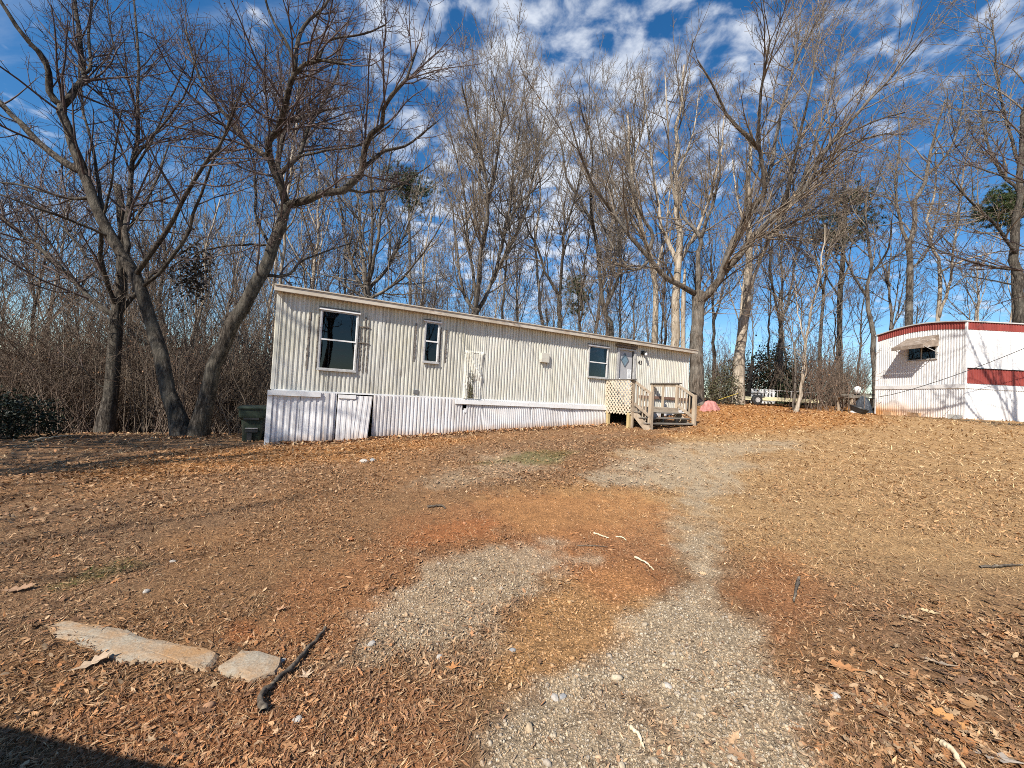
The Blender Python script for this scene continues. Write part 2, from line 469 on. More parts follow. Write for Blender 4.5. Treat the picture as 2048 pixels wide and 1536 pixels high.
def siding_mat(name, base, dirt, algae, amount, rough=.42, mud=False):
    m, nt, p, out = base_mat(name)
    st = nz(nt, 5, 6, .65, (1.4, 1.4, .16), .2)
    c = ramp(nt, st, [(.35, tuple(.82 * v for v in base)), (.6, base)])
    al = nz(nt, .7, 5, .6, (1, 1, .55), .5, loc=(2, 0, 3))
    c = mixc(nt, ramp(nt, al, [(.45, (0, 0, 0)), (.68, (amount,) * 3)]), c, algae)
    dr = nz(nt, 2.1, 8, .75, (2.2, 2.2, .25), .8, loc=(9, 4, 1))
    c = mixc(nt, ramp(nt, dr, [(.50, (0, 0, 0)), (.78, (.85,) * 3)]), c, dirt)
    sp = nz(nt, 38, 3, .6, loc=(1, 8, 5))
    c = mixc(nt, ramp(nt, sp, [(.70, (0, 0, 0)), (.78, (.5,) * 3)]), c, dirt)
    if mud:                                  # clay splashed up along the foot, which rises with the ground
        t_ = nt.nodes.new('ShaderNodeTexCoord'); x_ = nt.nodes.new('ShaderNodeSeparateXYZ'); nt.links.new(t_.outputs['Object'], x_.inputs[0])
        def mm_(op, a, b, cl=False):
            n_ = nt.nodes.new('ShaderNodeMath'); n_.operation = op; n_.use_clamp = cl
            for i_, v_ in ((0, a), (1, b)):
                if isinstance(v_, (int, float)): n_.inputs[i_].default_value = v_
                else: nt.links.new(v_, n_.inputs[i_])
            return n_.outputs[0]
        hgt_ = mm_('SUBTRACT', mm_('ADD', x_.outputs[2], 1.31), mm_('MULTIPLY', x_.outputs[0], .062))
        sp_ = mm_('MULTIPLY', nz(nt, 6, 7, .7, (1, 1, .35), .4, loc=(4, 2, 6)), .42)
        c = mixc(nt, mm_('MULTIPLY', mm_('MULTIPLY', mm_('SUBTRACT', sp_, hgt_), 4.5, True), .75), c, (.46, .29, .17))
    nt.links.new(c, p.inputs['Base Color']); p.inputs['Roughness'].default_value = rough; p.inputs['Specular IOR Level'].default_value = .4
    bump(nt, p, nz(nt, 14, 3, .5), .12, .01)
    MATS[name] = m
    return m
SIDING = siding_mat('cream_siding', (.69, .67, .60), (.25, .225, .175), (.52, .49, .36), .55)
SKIRT = siding_mat('white_skirting', (.76, .745, .735), (.36, .29, .23), (.62, .58, .54), .6, .55, True)
WHITE = mat('white_trim_paint', (.70, .69, .67), (.83, .82, .80), 5, .5, spots=((.35, .30, .25), 9, .6, .72, (1, 1, 1)))
FASCIA = mat('aged_fascia', (.42, .36, .28), (.60, .54, .45), 3, .55, (.5, 1, 1), spots=((.30, .19, .11), 7, .55, .72, (.4, 1, 1)))
ROOFM = mat('tin_roof', (.45, .44, .42), (.6, .59, .57), 1.2, .5)
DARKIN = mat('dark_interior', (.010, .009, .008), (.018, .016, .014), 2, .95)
FRAME = mat('aluminium_frame', (.33, .32, .305), (.50, .49, .47), 12, .4, spots=((.20, .18, .16), 14, .58, .68, (1, 1, 1)), spec=.5)
GLUE = mat('old_glue_strip', (.10, .085, .07), (.24, .21, .18), 22, .9, bmp=.6)
BLACK = mat('black_metal', (.02, .02, .02), (.04, .04, .04), 20, .5)
GLASSM, _nt, _p, _o = base_mat('window_glass')
_nt.nodes.remove(_p)
_g = _nt.nodes.new('ShaderNodeBsdfGlossy'); _g.inputs['Roughness'].default_value = .015; _g.inputs['Color'].default_value = (.9, .95, 1, 1)
_t = _nt.nodes.new('ShaderNodeBsdfTransparent'); _t.inputs['Color'].default_value = (.36, .38, .40, 1)
_fr = _nt.nodes.new('ShaderNodeFresnel'); _fr.inputs['IOR'].default_value = 1.5
_mx = _nt.nodes.new('ShaderNodeMixShader')
_nt.links.new(_fr.outputs[0], _mx.inputs[0]); _nt.links.new(_t.outputs[0], _mx.inputs[1]); _nt.links.new(_g.outputs[0], _mx.inputs[2]); _nt.links.new(_mx.outputs[0], _o.inputs[0])

def corrug(s0, s1, h0, h1, period=.1, depth=.028, openings=(), rows=6, lift=None, dent=None, bottom=None, phase=0.0):
    """a ribbed sheet in the x-z plane, ribs proud towards -y; holes left out"""
    prof = [(0, 0), (.40, 0), (.46, 1), (.88, 1), (.94, 0)]
    xs = []
    k = math.floor(s0 / period) - 1
    while k * period < s1 + period:
        for f, hh in prof:
            x = (k + f) * period + phase
            if s0 < x < s1: xs.append((x, hh))
        k += 1
    xs = [(s0, 0)] + xs + [(s1, 0)]
    hs = set(np.linspace(h0, h1, rows + 1).round(4))
    for o in openings: hs |= {o[2], o[3]}
    hs = sorted(h for h in hs if h0 - 1e-6 <= h <= h1 + 1e-6)
    V, F = [], []
    for h in hs:
        for x, r in xs:
            hh = h
            if bottom is not None:
                t = (h - h0) / (h1 - h0); hh = bottom(x) + (h1 - bottom(x)) * t
            y = -r * depth - .004 * (vnoise(x * 1.7, hh * 1.3, 3) - .5)
            xx = x
            if dent is not None:
                y += dent(x, hh)
            if lift is not None:
                xx, y, hh = lift(x, y, hh)
            V.append((xx, y, hh))
    n = len(xs)
    for i in range(len(hs) - 1):
        for j in range(n - 1):
            xc = (xs[j][0] + xs[j + 1][0]) / 2; hc = (hs[i] + hs[i + 1]) / 2
            if any(o[0] < xc < o[1] and o[2] < hc < o[3] for o in openings): continue
            F.append((i * n + j, i * n + j + 1, (i + 1) * n + j + 1, (i + 1) * n + j))
    m = MB(); m.v, m.f = V, F
    return m

MX = Matrix(((ux[0], un[0], uz[0], A0[0]), (ux[1], un[1], uz[1], A0[1]), (ux[2], un[2], uz[2], A0[2]), (0, 0, 0, 1)))
home = empty('mobile_home', None, matrix=MX)
tag(home, 'long cream ribbed metal mobile home with white skirting and wooden porch', 'mobile home')
OPEN = [(.97, 1.79, .58, 2.03), (3.60, 4.0, .99, 2.08), (9.5, 10.32, .98, 2.05), (10.84, 11.72, -.02, 2.16)]
def dent_fn(x, h):
    y = 0.0
    if 4.78 < x < 5.5 and h < 1.37:        # crumpled patch sheet
        e = max(0, min(1, (x - 4.80) / .10, (5.48 - x) / .10, (1.37 - h) / .03))
        cr = abs(((x * 1.6 + h * .9 + .25 * fbm(np.array([x * 3.]), np.array([h * 3.]), 6, 2)[0]) % .62) - .31) / .31
        y += -.02 * e - .075 * e * cr * (.35 + .65 * fbm(np.array([x * 2.2]), np.array([h * 1.6]), 8, 2)[0])
    y += .03 * math.exp(-((x - 3.0) / .12) ** 2 - ((h - .45) / .22) ** 2)
    y += .028 * math.exp(-((x - 8.75) / .1) ** 2 - ((h - .25) / .3) ** 2)
    y += .02 * math.exp(-((x - 6.55) / .12) ** 2 - ((h - 1.75) / .2) ** 2)
    return y
edges = [0.04, 1.18, 2.4, 3.6, 4.78, 5.5, 6.7, 7.9, 8.85, 10.05, 10.84, 11.72, 12.95, 13.9, 14.78]
for a_, b_ in zip(edges[:-1], edges[1:]):
    ops = [o for o in OPEN if o[1] > a_ and o[0] < b_]
    if a_ == 10.84:
        corrug(a_, b_, 2.16, HGT, openings=[], rows=2).build('siding_panel', SIDING, home)
        continue
    crump = 4.7 < a_ < 5.0
    corrug(a_, b_, 0.0, HGT, openings=ops, rows=26 if crump else 9, dent=dent_fn, period=.1 if not crump else .072, depth=.028 if not crump else .014).build('siding_panel', SIDING, home)
for s in edges[1:-1]:                       # lapped seams
    if s in (10.84, 11.72): continue
    MB().box(s - .012, s + .012, -.026, -.002, .01, HGT - .01).build('seam_strip', SIDING, home)
MB().box(4.79, 5.49, -.040, -.03, 1.364, 1.374).build('torn_seam', GLUE, home)
MB().box(-.01, .05, -.034, .05, -.01, HGT).build('corner_trim', SIDING, home)
MB().box(14.76, 14.82, -.034, .05, -.01, HGT).build('corner_trim', SIDING, home)
MB().box(.0, 14.8, -.03, -.004, -.035, .005).build('floor_trim', WHITE, home)
# end and back walls, floor
def turned(m, o, ang_, off):
    m2 = MB(); ca, sa = math.cos(ang_), math.sin(ang_)
    m2.v = [(x * ca - y * sa + off[0], x * sa + y * ca + off[1], z) for x, y, z in m.v]; m2.f = m.f; return m2
turned(corrug(0, WID, 0, HGT, rows=2), None, -math.pi / 2, (0, WID)).build('end_wall', SIDING, home)
turned(corrug(0, WID, 0, HGT, rows=2), None, math.pi / 2, (LEN, 0)).build('end_wall', SIDING, home)
turned(corrug(0, LEN, 0, HGT, rows=2), None, math.pi, (LEN, WID)).build('back_wall', SIDING, home)
turned(corrug(0, WID, -1.9, -.02, rows=2), None, -math.pi / 2, (.03, WID)).build('end_skirting', SKIRT, home)
turned(corrug(0, WID, -1.2, -.02, rows=2), None, math.pi / 2, (LEN, 0)).build('end_skirting', SKIRT, home)
turned(corrug(0, LEN, -2.2, -.02, rows=2), None, math.pi, (LEN, WID)).build('back_skirting', SKIRT, home)
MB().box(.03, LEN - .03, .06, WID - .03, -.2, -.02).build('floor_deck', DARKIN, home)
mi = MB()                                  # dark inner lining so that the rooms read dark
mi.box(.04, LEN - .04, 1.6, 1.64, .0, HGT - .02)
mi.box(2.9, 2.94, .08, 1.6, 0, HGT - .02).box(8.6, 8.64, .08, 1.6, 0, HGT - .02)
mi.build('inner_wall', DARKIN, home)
# roof: shallow arched tin sheet with a deep fascia board
rf = MB(); nseg = 8; ov = .21
prev = None
xs0, xs1 = -.08, LEN + .26
ys = [(-ov + (WID + 2 * ov) * i / nseg) for i in range(nseg + 1)]
zsr = [HGT + .115 + .14 * math.sin(math.pi * i / nseg) for i in range(nseg + 1)]
for i in range(nseg):
    rf.quadbox([(xs0, ys[i], HGT + .005), (xs1, ys[i], HGT + .005), (xs1, ys[i + 1], HGT + .005), (xs0, ys[i + 1], HGT + .005),
                (xs0, ys[i], zsr[i]), (xs1, ys[i], zsr[i]), (xs1, ys[i + 1], zsr[i + 1]), (xs0, ys[i + 1], zsr[i + 1])])
roof = rf.build('roof', ROOFM, home)
for q in range(5):
    x0 = xs0 + (xs1 - xs0) * q / 5; x1 = xs0 + (xs1 - xs0) * (q + 1) / 5
    MB().box(x0 + .003, x1 - .003, -ov - .03, -ov - .003, HGT - .015, HGT + .105).build('fascia', FASCIA, roof)
    MB().box(x0 + .003, x1 - .003, -ov - .055, -ov + .02, HGT + .108, HGT + .135).build('drip_edge', FASCIA, roof)
# skirting
def gl(s, out=0.0):
    P = wl2w(s, out, 0); return (g1(P[0], P[1]) - 1.3198 + .0038 * s)
SKE = [(0.0, .62, .14), (.62, 1.44, .14), (2.32, 2.8, .1), (2.8, 4.62, .1), (4.62, 5.5, .085), (5.5, 7.2, .07), (7.2, 8.9, .07), (8.9, 10.5, .07), (12.7, 14.8, .07)]
for i, (a_, b_, per) in enumerate(SKE):
    def bow(x, h, a_=a_, b_=b_, i=i):
        return -.045 * math.sin(math.pi * (x - a_) / (b_ - a_)) * ((h + .03) / -1.0) * (1 if i % 2 else -.5) + .014 * math.sin(x * 2.3) - .03 * (fbm(np.array([x * 1.1]), np.array([h * 1.5]), 17, 2)[0] - .5)
    ho = [(4.86, 4.98, -.34, -.19)] if a_ < 4.9 < b_ else []
    mb = corrug(a_ + .004, b_ - .004, -1.0, -.03, per, .024, rows=8, dent=bow, bottom=(lambda x: gl(x) - .12), openings=[(o[0], o[1], -.30, -.17) for o in ho])
    turned(mb, None, 0, (0, -.03)).build('skirting_panel', SKIRT, home)
def leanf(x, y, h):
    t = (-.06 - h) / 1.15
    return x - (.10 * t if x > 1.9 else .02 * t), y - .16 * t, h
mb = corrug(1.46, 2.3, -1.0, -.07, .13, .012, rows=8, lift=leanf, bottom=(lambda x: gl(x) - .03))
pn = turned(mb, None, 0, (0, -.05)).build('skirting_panel', SKIRT, home)
tag(pn, 'flat access panel of the skirting leaning out at its foot')
MB().box(-.07, .03, -.066, -.02, gl(0) - .1, -.03).build('corner_board', WHITE, home)
MB().box(-.07, 1.06, -.10, -.062, -.14, -.02).build('trim_board', WHITE, home)
MB().box(1.46, 1.88, -.10, -.072, -.15, -.055).build('trim_board', WHITE, home)
MB().box(4.6, 7.9, -.10, -.060, -.17, -.045).build('trim_board', WHITE, home)
MB().box(7.905, 10.42, -.10, -.060, -.175, -.045).build('trim_board', WHITE, home)
MB().box(12.02, 14.78, -.085, -.026, .34, .44).build('ledger_board', mat('red_brown_board', (.13, .07, .05), (.24, .15, .11), 6, .8), home)

# windows
def window(x0, x1, h0, h1, rail, blind=False, cap=True):
    d = -.075
    fr = MB()
    w = .035
    fr.box(x0, x0 + w, d, .02, h0, h1).box(x1 - w, x1, d, .02, h0, h1).box(x0 + w, x1 - w, d, .02, h0, h0 + w).box(x0 + w, x1 - w, d, .02, h1 - w, h1)
    wnd = fr.build('window', FRAME, home)
    MB().box(x0 + w, x1 - w, d + .012, d + .04, rail - .018, rail + .018).build('meeting_rail', WHITE, wnd)
    if cap:
        MB().box(x0 - .03, x1 + .03, d - .03, -.022, h1, h1 + .04).build('drip_cap', WHITE, wnd)
        MB().box(x0 - .03, x1 + .03, -.03, -.018, h1 + .042, h1 + .085).build('caulk_strip', GLUE, wnd)
    MB().box(x0 - .015, x1 + .015, d - .02, d - .002, h0 - .035, h0 + .01).build('window_sill', FRAME, wnd)
    for a_, b_, yy in ((h0 + w, rail - .018, d + .045), (rail + .018, h1 - w, d + .03)):
        MB().box(x0 + w + .002, x1 - w - .002, yy, yy + .004, a_ + .002, b_ - .002).build('pane', GLASSM, wnd)
    sf = MB(); ww = .025
    for a_, b_, yy in ((h0 + w, rail - .018, d + .035), (rail + .018, h1 - w, d + .02)):
        sf.box(x0 + w, x0 + w + ww, yy, yy + .008, a_, b_).box(x1 - w - ww, x1 - w, yy, yy + .008, a_, b_)
    sf.build('sash', WHITE, wnd)
    return wnd
w1 = window(.93, 1.83, .56, 2.04, 1.31)
MB().box(.99, 1.77, -.03, -.022, 1.86, 1.99).build('roller_blind', WHITE, w1)
w2 = window(3.57, 4.02, .97, 2.10, 1.56)
w3 = window(9.46, 10.36, .96, 2.06, 1.5)
# glue lines and hooks left where shutters hung
def ragged(x, h0, h1, w=.035, slant=0):
    m = MB(); k = 22
    for i in range(k):
        a_ = h0 + (h1 - h0) * i / k; b_ = h0 + (h1 - h0) * (i + 1) / k
        c_ = x + slant * i / k + random.uniform(-.006, .006); ww = w * random.uniform(.55, 1.15)
        m.box(c_ - ww / 2, c_ + ww / 2, -.036 - random.uniform(0, .012), -.012, a_, b_)
    m.build('shutter_scar', GLUE, home)
ragged(.70, .55, 1.95, .05); ragged(1.92, .6, 1.7, .03); ragged(2.0, .55, 2.0, .035); ragged(2.09, .56, 1.93, .035)
ragged(.9, .6, 1.9, .03); ragged(3.34, .96, 2.02, .04); ragged(4.24, 1.0, 1.96, .04); ragged(4.06, 1.0, 2.0, .03); ragged(1.86, .9, 1.75, .02)
for h in (1.74, 1.32):
    MB().box(1.86, 2.12, -.06, -.04, h - .012, h + .012).build('shutter_bracket', GLUE, home)
# little coloured tumblers on the sill of the right window
for i, cc in enumerate(((.75, .42, .5), (.3, .62, .6), (.72, .35, .42), (.8, .8, .8), (.82, .8, .8))):
    m_ = mat('tumbler_%d' % i, cc, tuple(.9 * v for v in cc), 5, .4)
    x_ = 9.85 + i * .085
    o = MB().lathe([(.024, 0), (.03, .09)], n=10).build('tumbler', m_)
    P = wl2w(x_, -.03, 1.012); o.location = P
    tag(o, ('pink', 'teal', 'rose', 'greyish white', 'bright white')[i] + ' tumbler on the sill of the window beside the porch', 'tumbler', 'tumblers on the window sill')
sh = MB().box(9.8, 10.32, .0, .10, .985, 1.011).build('inner_sill', WHITE, home)
# door
DOORM = mat('shaded_door_paint', (.36, .355, .36), (.46, .455, .455), 2, .5, spots=((.35, .33, .32), 4, .6, .75, (1, 1, .4)))  # off-white paint greyed: shade of the door recess is in the colour
dr = MB().box(10.92, 11.62, .02, .05, -.01, 2.10).build('door', DOORM, home)
tag(dr, 'off-white entry door with diamond pane behind a storm frame')
cxd, hzd = 11.24, 1.72
dm = MB(); q = [(cxd - .20, hzd), (cxd, hzd - .26), (cxd + .20, hzd), (cxd, hzd + .26)]
qi = [(cxd - .165, hzd), (cxd, hzd - .215), (cxd + .165, hzd), (cxd, hzd + .215)]
for i in range(4):
    j = (i + 1) % 4
    dm.quadbox([(q[i][0], -.005, q[i][1]), (q[j][0], -.005, q[j][1]), (qi[j][0], -.005, qi[j][1]), (qi[i][0], -.005, qi[i][1]),
                (q[i][0], .018, q[i][1]), (q[j][0], .018, q[j][1]), (qi[j][0], .018, qi[j][1]), (qi[i][0], .018, qi[i][1])])
dm.build('diamond_frame', mat('slate_frame', (.10, .13, .16), (.16, .19, .22), 9, .5), dr)
dp = MB(); dp.poly([(x, .012, z) for x, z in qi]); dp.build('pane', mat('diamond_glass', (.10, .16, .21), (.20, .27, .32), 14, .12, spec=.6), dr)
PAPER = mat('paper_notice', (.78, .78, .76), (.86, .86, .84), 20, .7)
INK = mat('paper_ink', (.25, .27, .3), (.5, .52, .55), 40, .8)
for i, (a_, b_, h0, h1) in enumerate(((11.40, 11.60, 1.02, 1.38), (11.39, 11.58, .58, .98))):
    nt_ = MB().box(a_, b_, .012, .016, h0, h1).build('notice', PAPER, dr)
    lines = MB()
    for k in range(7):
        hh = h1 - .05 - k * .042
        lines.box(a_ + .02, b_ - .02 - random.uniform(0, .06), .008, .0115, hh, hh + .012)
    lines.build('text_lines', INK, nt_)
MB().box(10.95, 11.62, .0, .016, .985, 1.015).build('storm_bar', FRAME, dr)
MB().lathe([(.015, 0), (.028, .02), (.03, .05), (.012, .065)], c=(10.99, -.06, .98), n=12, axis='y').build('door_knob', WHITE, dr, smooth=True)
df = MB()
df.box(10.82, 10.92, -.055, .05, -.02, 2.14).box(11.66, 11.76, -.055, .05, -.02, 2.14).box(10.92, 11.66, -.055, .05, 2.08, 2.14)
df.build('door_frame', FRAME, home)
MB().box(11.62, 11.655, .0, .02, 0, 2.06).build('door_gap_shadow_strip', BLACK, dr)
hd = MB().box(10.72, 11.78, -.10, -.03, 2.17, 2.21).build('door_hood', mat('hood_brown', (.13, .10, .08), (.24, .19, .15), 8, .7), home)
MB().box(10.72, 11.78, -.075, -.03, 2.215, 2.245).box(10.72, 11.78, -.12, -.03, 2.25, 2.275).build('hood_ribs', MATS['hood_brown'], hd)
# porch lamp, number, vent cover, outlet, hole cover
lp = MB().box(12.03, 12.19, -.06, -.025, 2.0, 2.14).box(12.07, 12.15, -.2, -.06, 2.05, 2.11).build('porch_lamp', BLACK, home)
MB().lathe([(.02, 0), (.045, .03), (.05, .07), (.035, .11), (.01, .125)], c=(12.12, -.19, 1.945), n=14).build('lamp_bulb', mat('frosted_bulb', (.82, .82, .82), (.88, .88, .88), 3, .25), lp, smooth=True)
fc = bpy.data.curves.new('house_number', 'FONT'); fc.body = '43'; fc.size = .21; fc.extrude = .006; fc.align_x = 'CENTER'
_f = bpy.data.objects.new('house_number_curve', fc); nm = bpy.data.meshes.new_from_object(_f); nm.materials.clear(); nm.materials.append(BLACK); bpy.data.objects.remove(_f)
fo = link(bpy.data.objects.new('house_number', nm), home); fo.location = (11.99, -.034, 1.62); fo.rotation_euler = (math.pi / 2, 0, 0)
vc = MB().box(7.47, 7.78, -.12, -.015, 1.30, 1.61).build('vent_cover', mat('vent_cream', (.50, .47, .40), (.60, .57, .49), 6, .5), home, bevel=.008)
MB().box(3.37, 3.51, -.05, -.015, .06, .17).build('outlet_box', mat('grey_box', (.12, .12, .12), (.2, .2, .2), 9, .5), home, bevel=.004)
MB().box(4.885, 4.975, -.066, -.058, -.42, -.30).build('hanging_flap', WHITE, home)
vine = []
for k in range(7):                           # dead vine growing up the crumpled sheet
    pts = [(5.06 + random.uniform(-.06, .06), -.06, .02)]
    for i in range(5): pts.append((pts[-1][0] + random.uniform(-.035, .045), -.055 - random.uniform(0, .02), pts[-1][2] + random.uniform(.08, .2)))
    vine.append(pts)
V, F = tubes(np.array(vine), np.full((7, 6), .007), 4)
vm = big_mesh('dead_vine', V, F); vm.materials.append(TW_GREY); vo = link(bpy.data.objects.new('dead_vine', vm), home)
mv = []; mf = []
for k in range(420):
    x = 5.06 + random.gauss(0, .045); h = abs(random.gauss(0, .42)) + .02
    if h > .85: continue
    s_ = random.uniform(.012, .03); b = len(mv)
    for q in range(3): mv.append((x + random.uniform(-s_, s_), -.062 + random.uniform(-.03, .0), h + random.uniform(-s_, s_)))
    mf.append((b, b + 1, b + 2))
mm = MB(); mm.v, mm.f = mv, mf; mo = mm.build('moss_growth', mat('moss', (.05, .05, .02), (.16, .14, .07), 20, .95), home); mo['kind'] = 'stuff'

# ------------------------------------------------------------------ porch
WOOD = mat('weathered_wood', (.26, .20, .14), (.46, .37, .27), 7, .85, (1, 1, .18), .35, .01, spots=((.12, .09, .065), 5, .55, .72, (1, 1, .3)))
WOODH = mat('weathered_wood_flat', (.27, .21, .15), (.45, .37, .28), 7, .85, (.15, 1, 1), .35, .01, spots=((.13, .10, .07), 5, .55, .72, (.3, 1, 1)))
WOODG = mat('grey_tread_wood', (.13, .115, .095), (.27, .24, .20), 8, .9, (.15, 1, 1), .35, .01)
WOODY = mat('yellow_treated_post', (.40, .30, .14), (.56, .44, .23), 8, .8, (1, 1, .2), .2, .01)
LATT = mat('lattice_wood', (.45, .38, .28), (.66, .58, .45), 14, .85, spots=((.2, .16, .11), 6, .55, .7, (1, 1, 1)))
DKW = mat('dark_cap_board', (.075, .065, .055), (.16, .14, .12), 9, .85, (.2, 1, 1), .3, .01)
P0 = wl2w(10.42, 0, 0); pz = 1.277
porch = empty('wooden_porch', (P0[0], P0[1], pz), TH)
tag(porch, 'weathered wooden porch with lattice side and steps at the home door', 'porch')
PW, PD, RUN = 2.3, 1.28, .67
def pg(x, out):
    P = np.array([P0[0], P0[1]]) + x * ux[:2] - un[:2] * out
    return g1(P[0], P[1]) - pz
nb = 9
for i in range(nb):
    y0 = -.06 - (PD - .06) * i / nb
    MB().box(.0, PW, y0 - (PD - .06) / nb + .008, y0, -.012, .026).build('deck_board', WOODH, porch, bevel=.003)
MB().box(-.0, PW, -PD - .002, -PD + .036, -.16, -.014).build('rim_joist', WOODH, porch)
MB().box(.0, .038, -PD + .04, -.05, -.16, -.014).build('rim_joist', WOODH, porch)
MB().box(PW - .038, PW, -PD + .04, -.05, -.16, -.014).build('rim_joist', WOODH, porch)
def post(x, out, top, w=.09, m=WOOD, name='post'):
    return MB().box(x - w / 2, x + w / 2, -out - w / 2, -out + w / 2, pg(x, out) - .1, top).build(name, m, porch, bevel=.004)
post(.05, PD - .05, .9); post(-.05, PD - .09, -.2, .1, WOODY); post(-.02, .16, -.2, .1, WOODY); post(.0, .12, .9)
post(PW - .05, PD - .05, .9); post(PW - .05, .09, .9); post(PW - .05, .62, -.17)
post(.15, PD + RUN, .53, .11, name='newel_post'); post(PW - .03, PD + RUN, .53, .11, name='newel_post')
MB().box(-.09, .09, -PD - .06, -.02, .905, .942).build('cap_rail', DKW, porch)
MB().box(PW - .13, PW + .05, -PD - .06, -.03, .905, .942).build('cap_rail', DKW, porch)
MB().box(PW - .07, PW - .03, -PD + .02, -.05, .80, .90).build('top_rail', WOOD, porch)
MB().box(PW - .10, PW - .07, -.68, -.58, .02, .84).build('rail_board', WOOD, porch)
# lattice: two layers of crossing slats on the left side
zb, zt, yb, yt = -.27, .9, .03, PD
for layer, sgn in ((0, 1), (1, -1)):
    step = .148
    c0 = (zb - yt if sgn > 0 else zb + yb)
    k = 0
    c = c0 + .06
    while c < (zt - yb if sgn > 0 else zt + yt):
        # line z = sgn*y + c  clipped to the panel
        pts = []
        for yy in (yb, yt):
            z = sgn * yy + c
            if zb <= z <= zt: pts.append((yy, z))
        for z in (zb, zt):
            yy = (z - c) * sgn
            if yb <= yy <= yt: pts.append((yy, z))
        if len(pts) >= 2:
            pts = sorted(set((round(a_, 4), round(b_, 4)) for a_, b_ in pts))
            if math.dist(pts[0], pts[-1]) > .05:
                xx = -.062 - layer * .011 - random.uniform(0, .002)
                MB().bar((xx, -pts[0][0], pts[0][1]), (xx, -pts[-1][0], pts[-1][1]), .009, .042 + random.uniform(-.004, .004), up=(1, 0, 0) if False else (0, 0, 1)).build('lattice_slat', LATT, porch)
        c += step * (1 + random.uniform(-.05, .05))
MB().box(-.085, -.05, -.075, -.03, zb, zt).build('lattice_stile', LATT, porch)
# stairs
for i in range(3):
    o0 = PD + .02 + i * .215; z = -.135 - i * .17
    tr = MB().box(.06, PW + .02, -(o0 + .255), -o0, z - .04, z).build('stair_tread', WOODG, porch, bevel=.003)
for x in (.11, PW - .07):
    MB().bar((x, -PD, -.2), (x, -PD - RUN - .0, -.75), .04, .22).build('stringer', WOODH, porch)
for x in (.11, PW - .05):
    a_, b_ = Vector((x, -PD + .02, .86)), Vector((x, -PD - RUN, .47))
    MB().bar(a_, b_, .04, .085).build('stair_rail', WOODH, porch)
    a2, b2 = a_ - Vector((0, 0, .74)), b_ - Vector((0, 0, .74))
    MB().bar(a2, b2, .04, .085).build('stair_rail', WOODH, porch)
    for k in range(5):
        t = (k + .7) / 5.4; p_ = a_.lerp(b_, t)
        MB().box(x + .022, x + .055, p_.y - .018, p_.y + .018, p_.z - (1.02 if x < 1 else .84), p_.z + .02).build('baluster', WOOD, porch)
# small litter on the steps
# ------------------------------------------------------------------ the white and red mobile home on the right
WSID, nt, p, _o = base_mat('white_ribbed_siding')
c = ramp(nt, nz(nt, 4, 5, .6, (1.2, 1.2, .2)), [(.3, (.70, .695, .68)), (.65, (.82, .815, .80))])
nt.links.new(c, p.inputs['Base Color']); p.inputs['Roughness'].default_value = .45
WSK, nt, p, _o = base_mat('white_skirting_clay_stained')
c = ramp(nt, nz(nt, 4, 5, .6, (1.2, 1.2, .2)), [(.3, (.70, .695, .68)), (.65, (.82, .815, .80))])
tcn = nt.nodes.new('ShaderNodeTexCoord'); sx = nt.nodes.new('ShaderNodeSeparateXYZ'); nt.links.new(tcn.outputs['Object'], sx.inputs[0])
def nmath(op, a, b, clamp=False):
    m = nt.nodes.new('ShaderNodeMath'); m.operation = op; m.use_clamp = clamp
    for i, v in ((0, a), (1, b)):
        if isinstance(v, (int, float)): m.inputs[i].default_value = v
        else: nt.links.new(v, m.inputs[i])
    return m.outputs[0]
sf = nz(nt, 1.1, 4, .6, (1, 1, .3))
up_ = nmath('SUBTRACT', nmath('ADD', .42, nmath('MULTIPLY', sf, .5)), sx.outputs[2])      # clay splash fades upward
far_ = nmath('ADD', nmath('MULTIPLY', sx.outputs[1], .30), -.10, True)                    # strongest on the far end of the end wall
fac = nmath('MULTIPLY', nmath('MULTIPLY', up_, 1.9, True), nmath('ADD', far_, .12), True)
c = mixc(nt, fac, c, (.62, .33, .13))
nt.links.new(c, p.inputs['Base Color']); p.inputs['Roughness'].default_value = .55
RED = mat('red_ribbed_panel', (.23, .045, .038), (.32, .07, .055), 3, .5, (1, 1, .3))
H2X, H2Y, H2Z = 17.22, 15.0, 1.45
h2 = empty('mobile_home', (H2X, H2Y, H2Z))
tag(h2, 'white ribbed mobile home with red roof band and red side panel', 'mobile home')
L2, W2 = 13.0, 3.66
zb_, zt_, zr_ = 1.32, 3.42, 3.71     # siding bottom, band bottom, roof edge
def arch(y): return .20 * math.sin(math.pi * min(1, max(0, y / W2)))
def endsheet(y0, y1, z0, zf0, zf1, m, name, par=h2, period=.1, off=0, opening=None):
    """ribbed sheet on the end wall (plane x=0, ribs to -x), top follows a function"""
    prof = [(0, 0), (.4, 0), (.5, 1), (.82, 1), (.92, 0)]
    ys_ = [(y0, 0)]
    k = 0
    while y0 + k * period < y1:
        for f, r in prof:
            y = y0 + (k + f) * period
            if y0 < y < y1: ys_.append((y, r))
        k += 1
    ys_.append((y1, 0))
    hs_ = [0, 1]
    mm = MB(); n = len(ys_)
    rows_ = [0.0, 1.0]
    if opening: rows_ = [0.0, opening[2], opening[3], 1.0]
    for h in rows_:
        for y, r in ys_:
            lo, hi = z0(y), zf1(y)
            mm.v.append((-r * .016 - off, y, lo + (hi - lo) * h))
    for i in range(len(rows_) - 1):
        for j in range(n - 1):
            if opening and i == 1 and opening[0] < (ys_[j][0] + ys_[j + 1][0]) / 2 < opening[1]: continue
            mm.f.append((i * n + j, (i + 1) * n + j, (i + 1) * n + j + 1, i * n + j + 1))
    return mm.build(name, m, par)
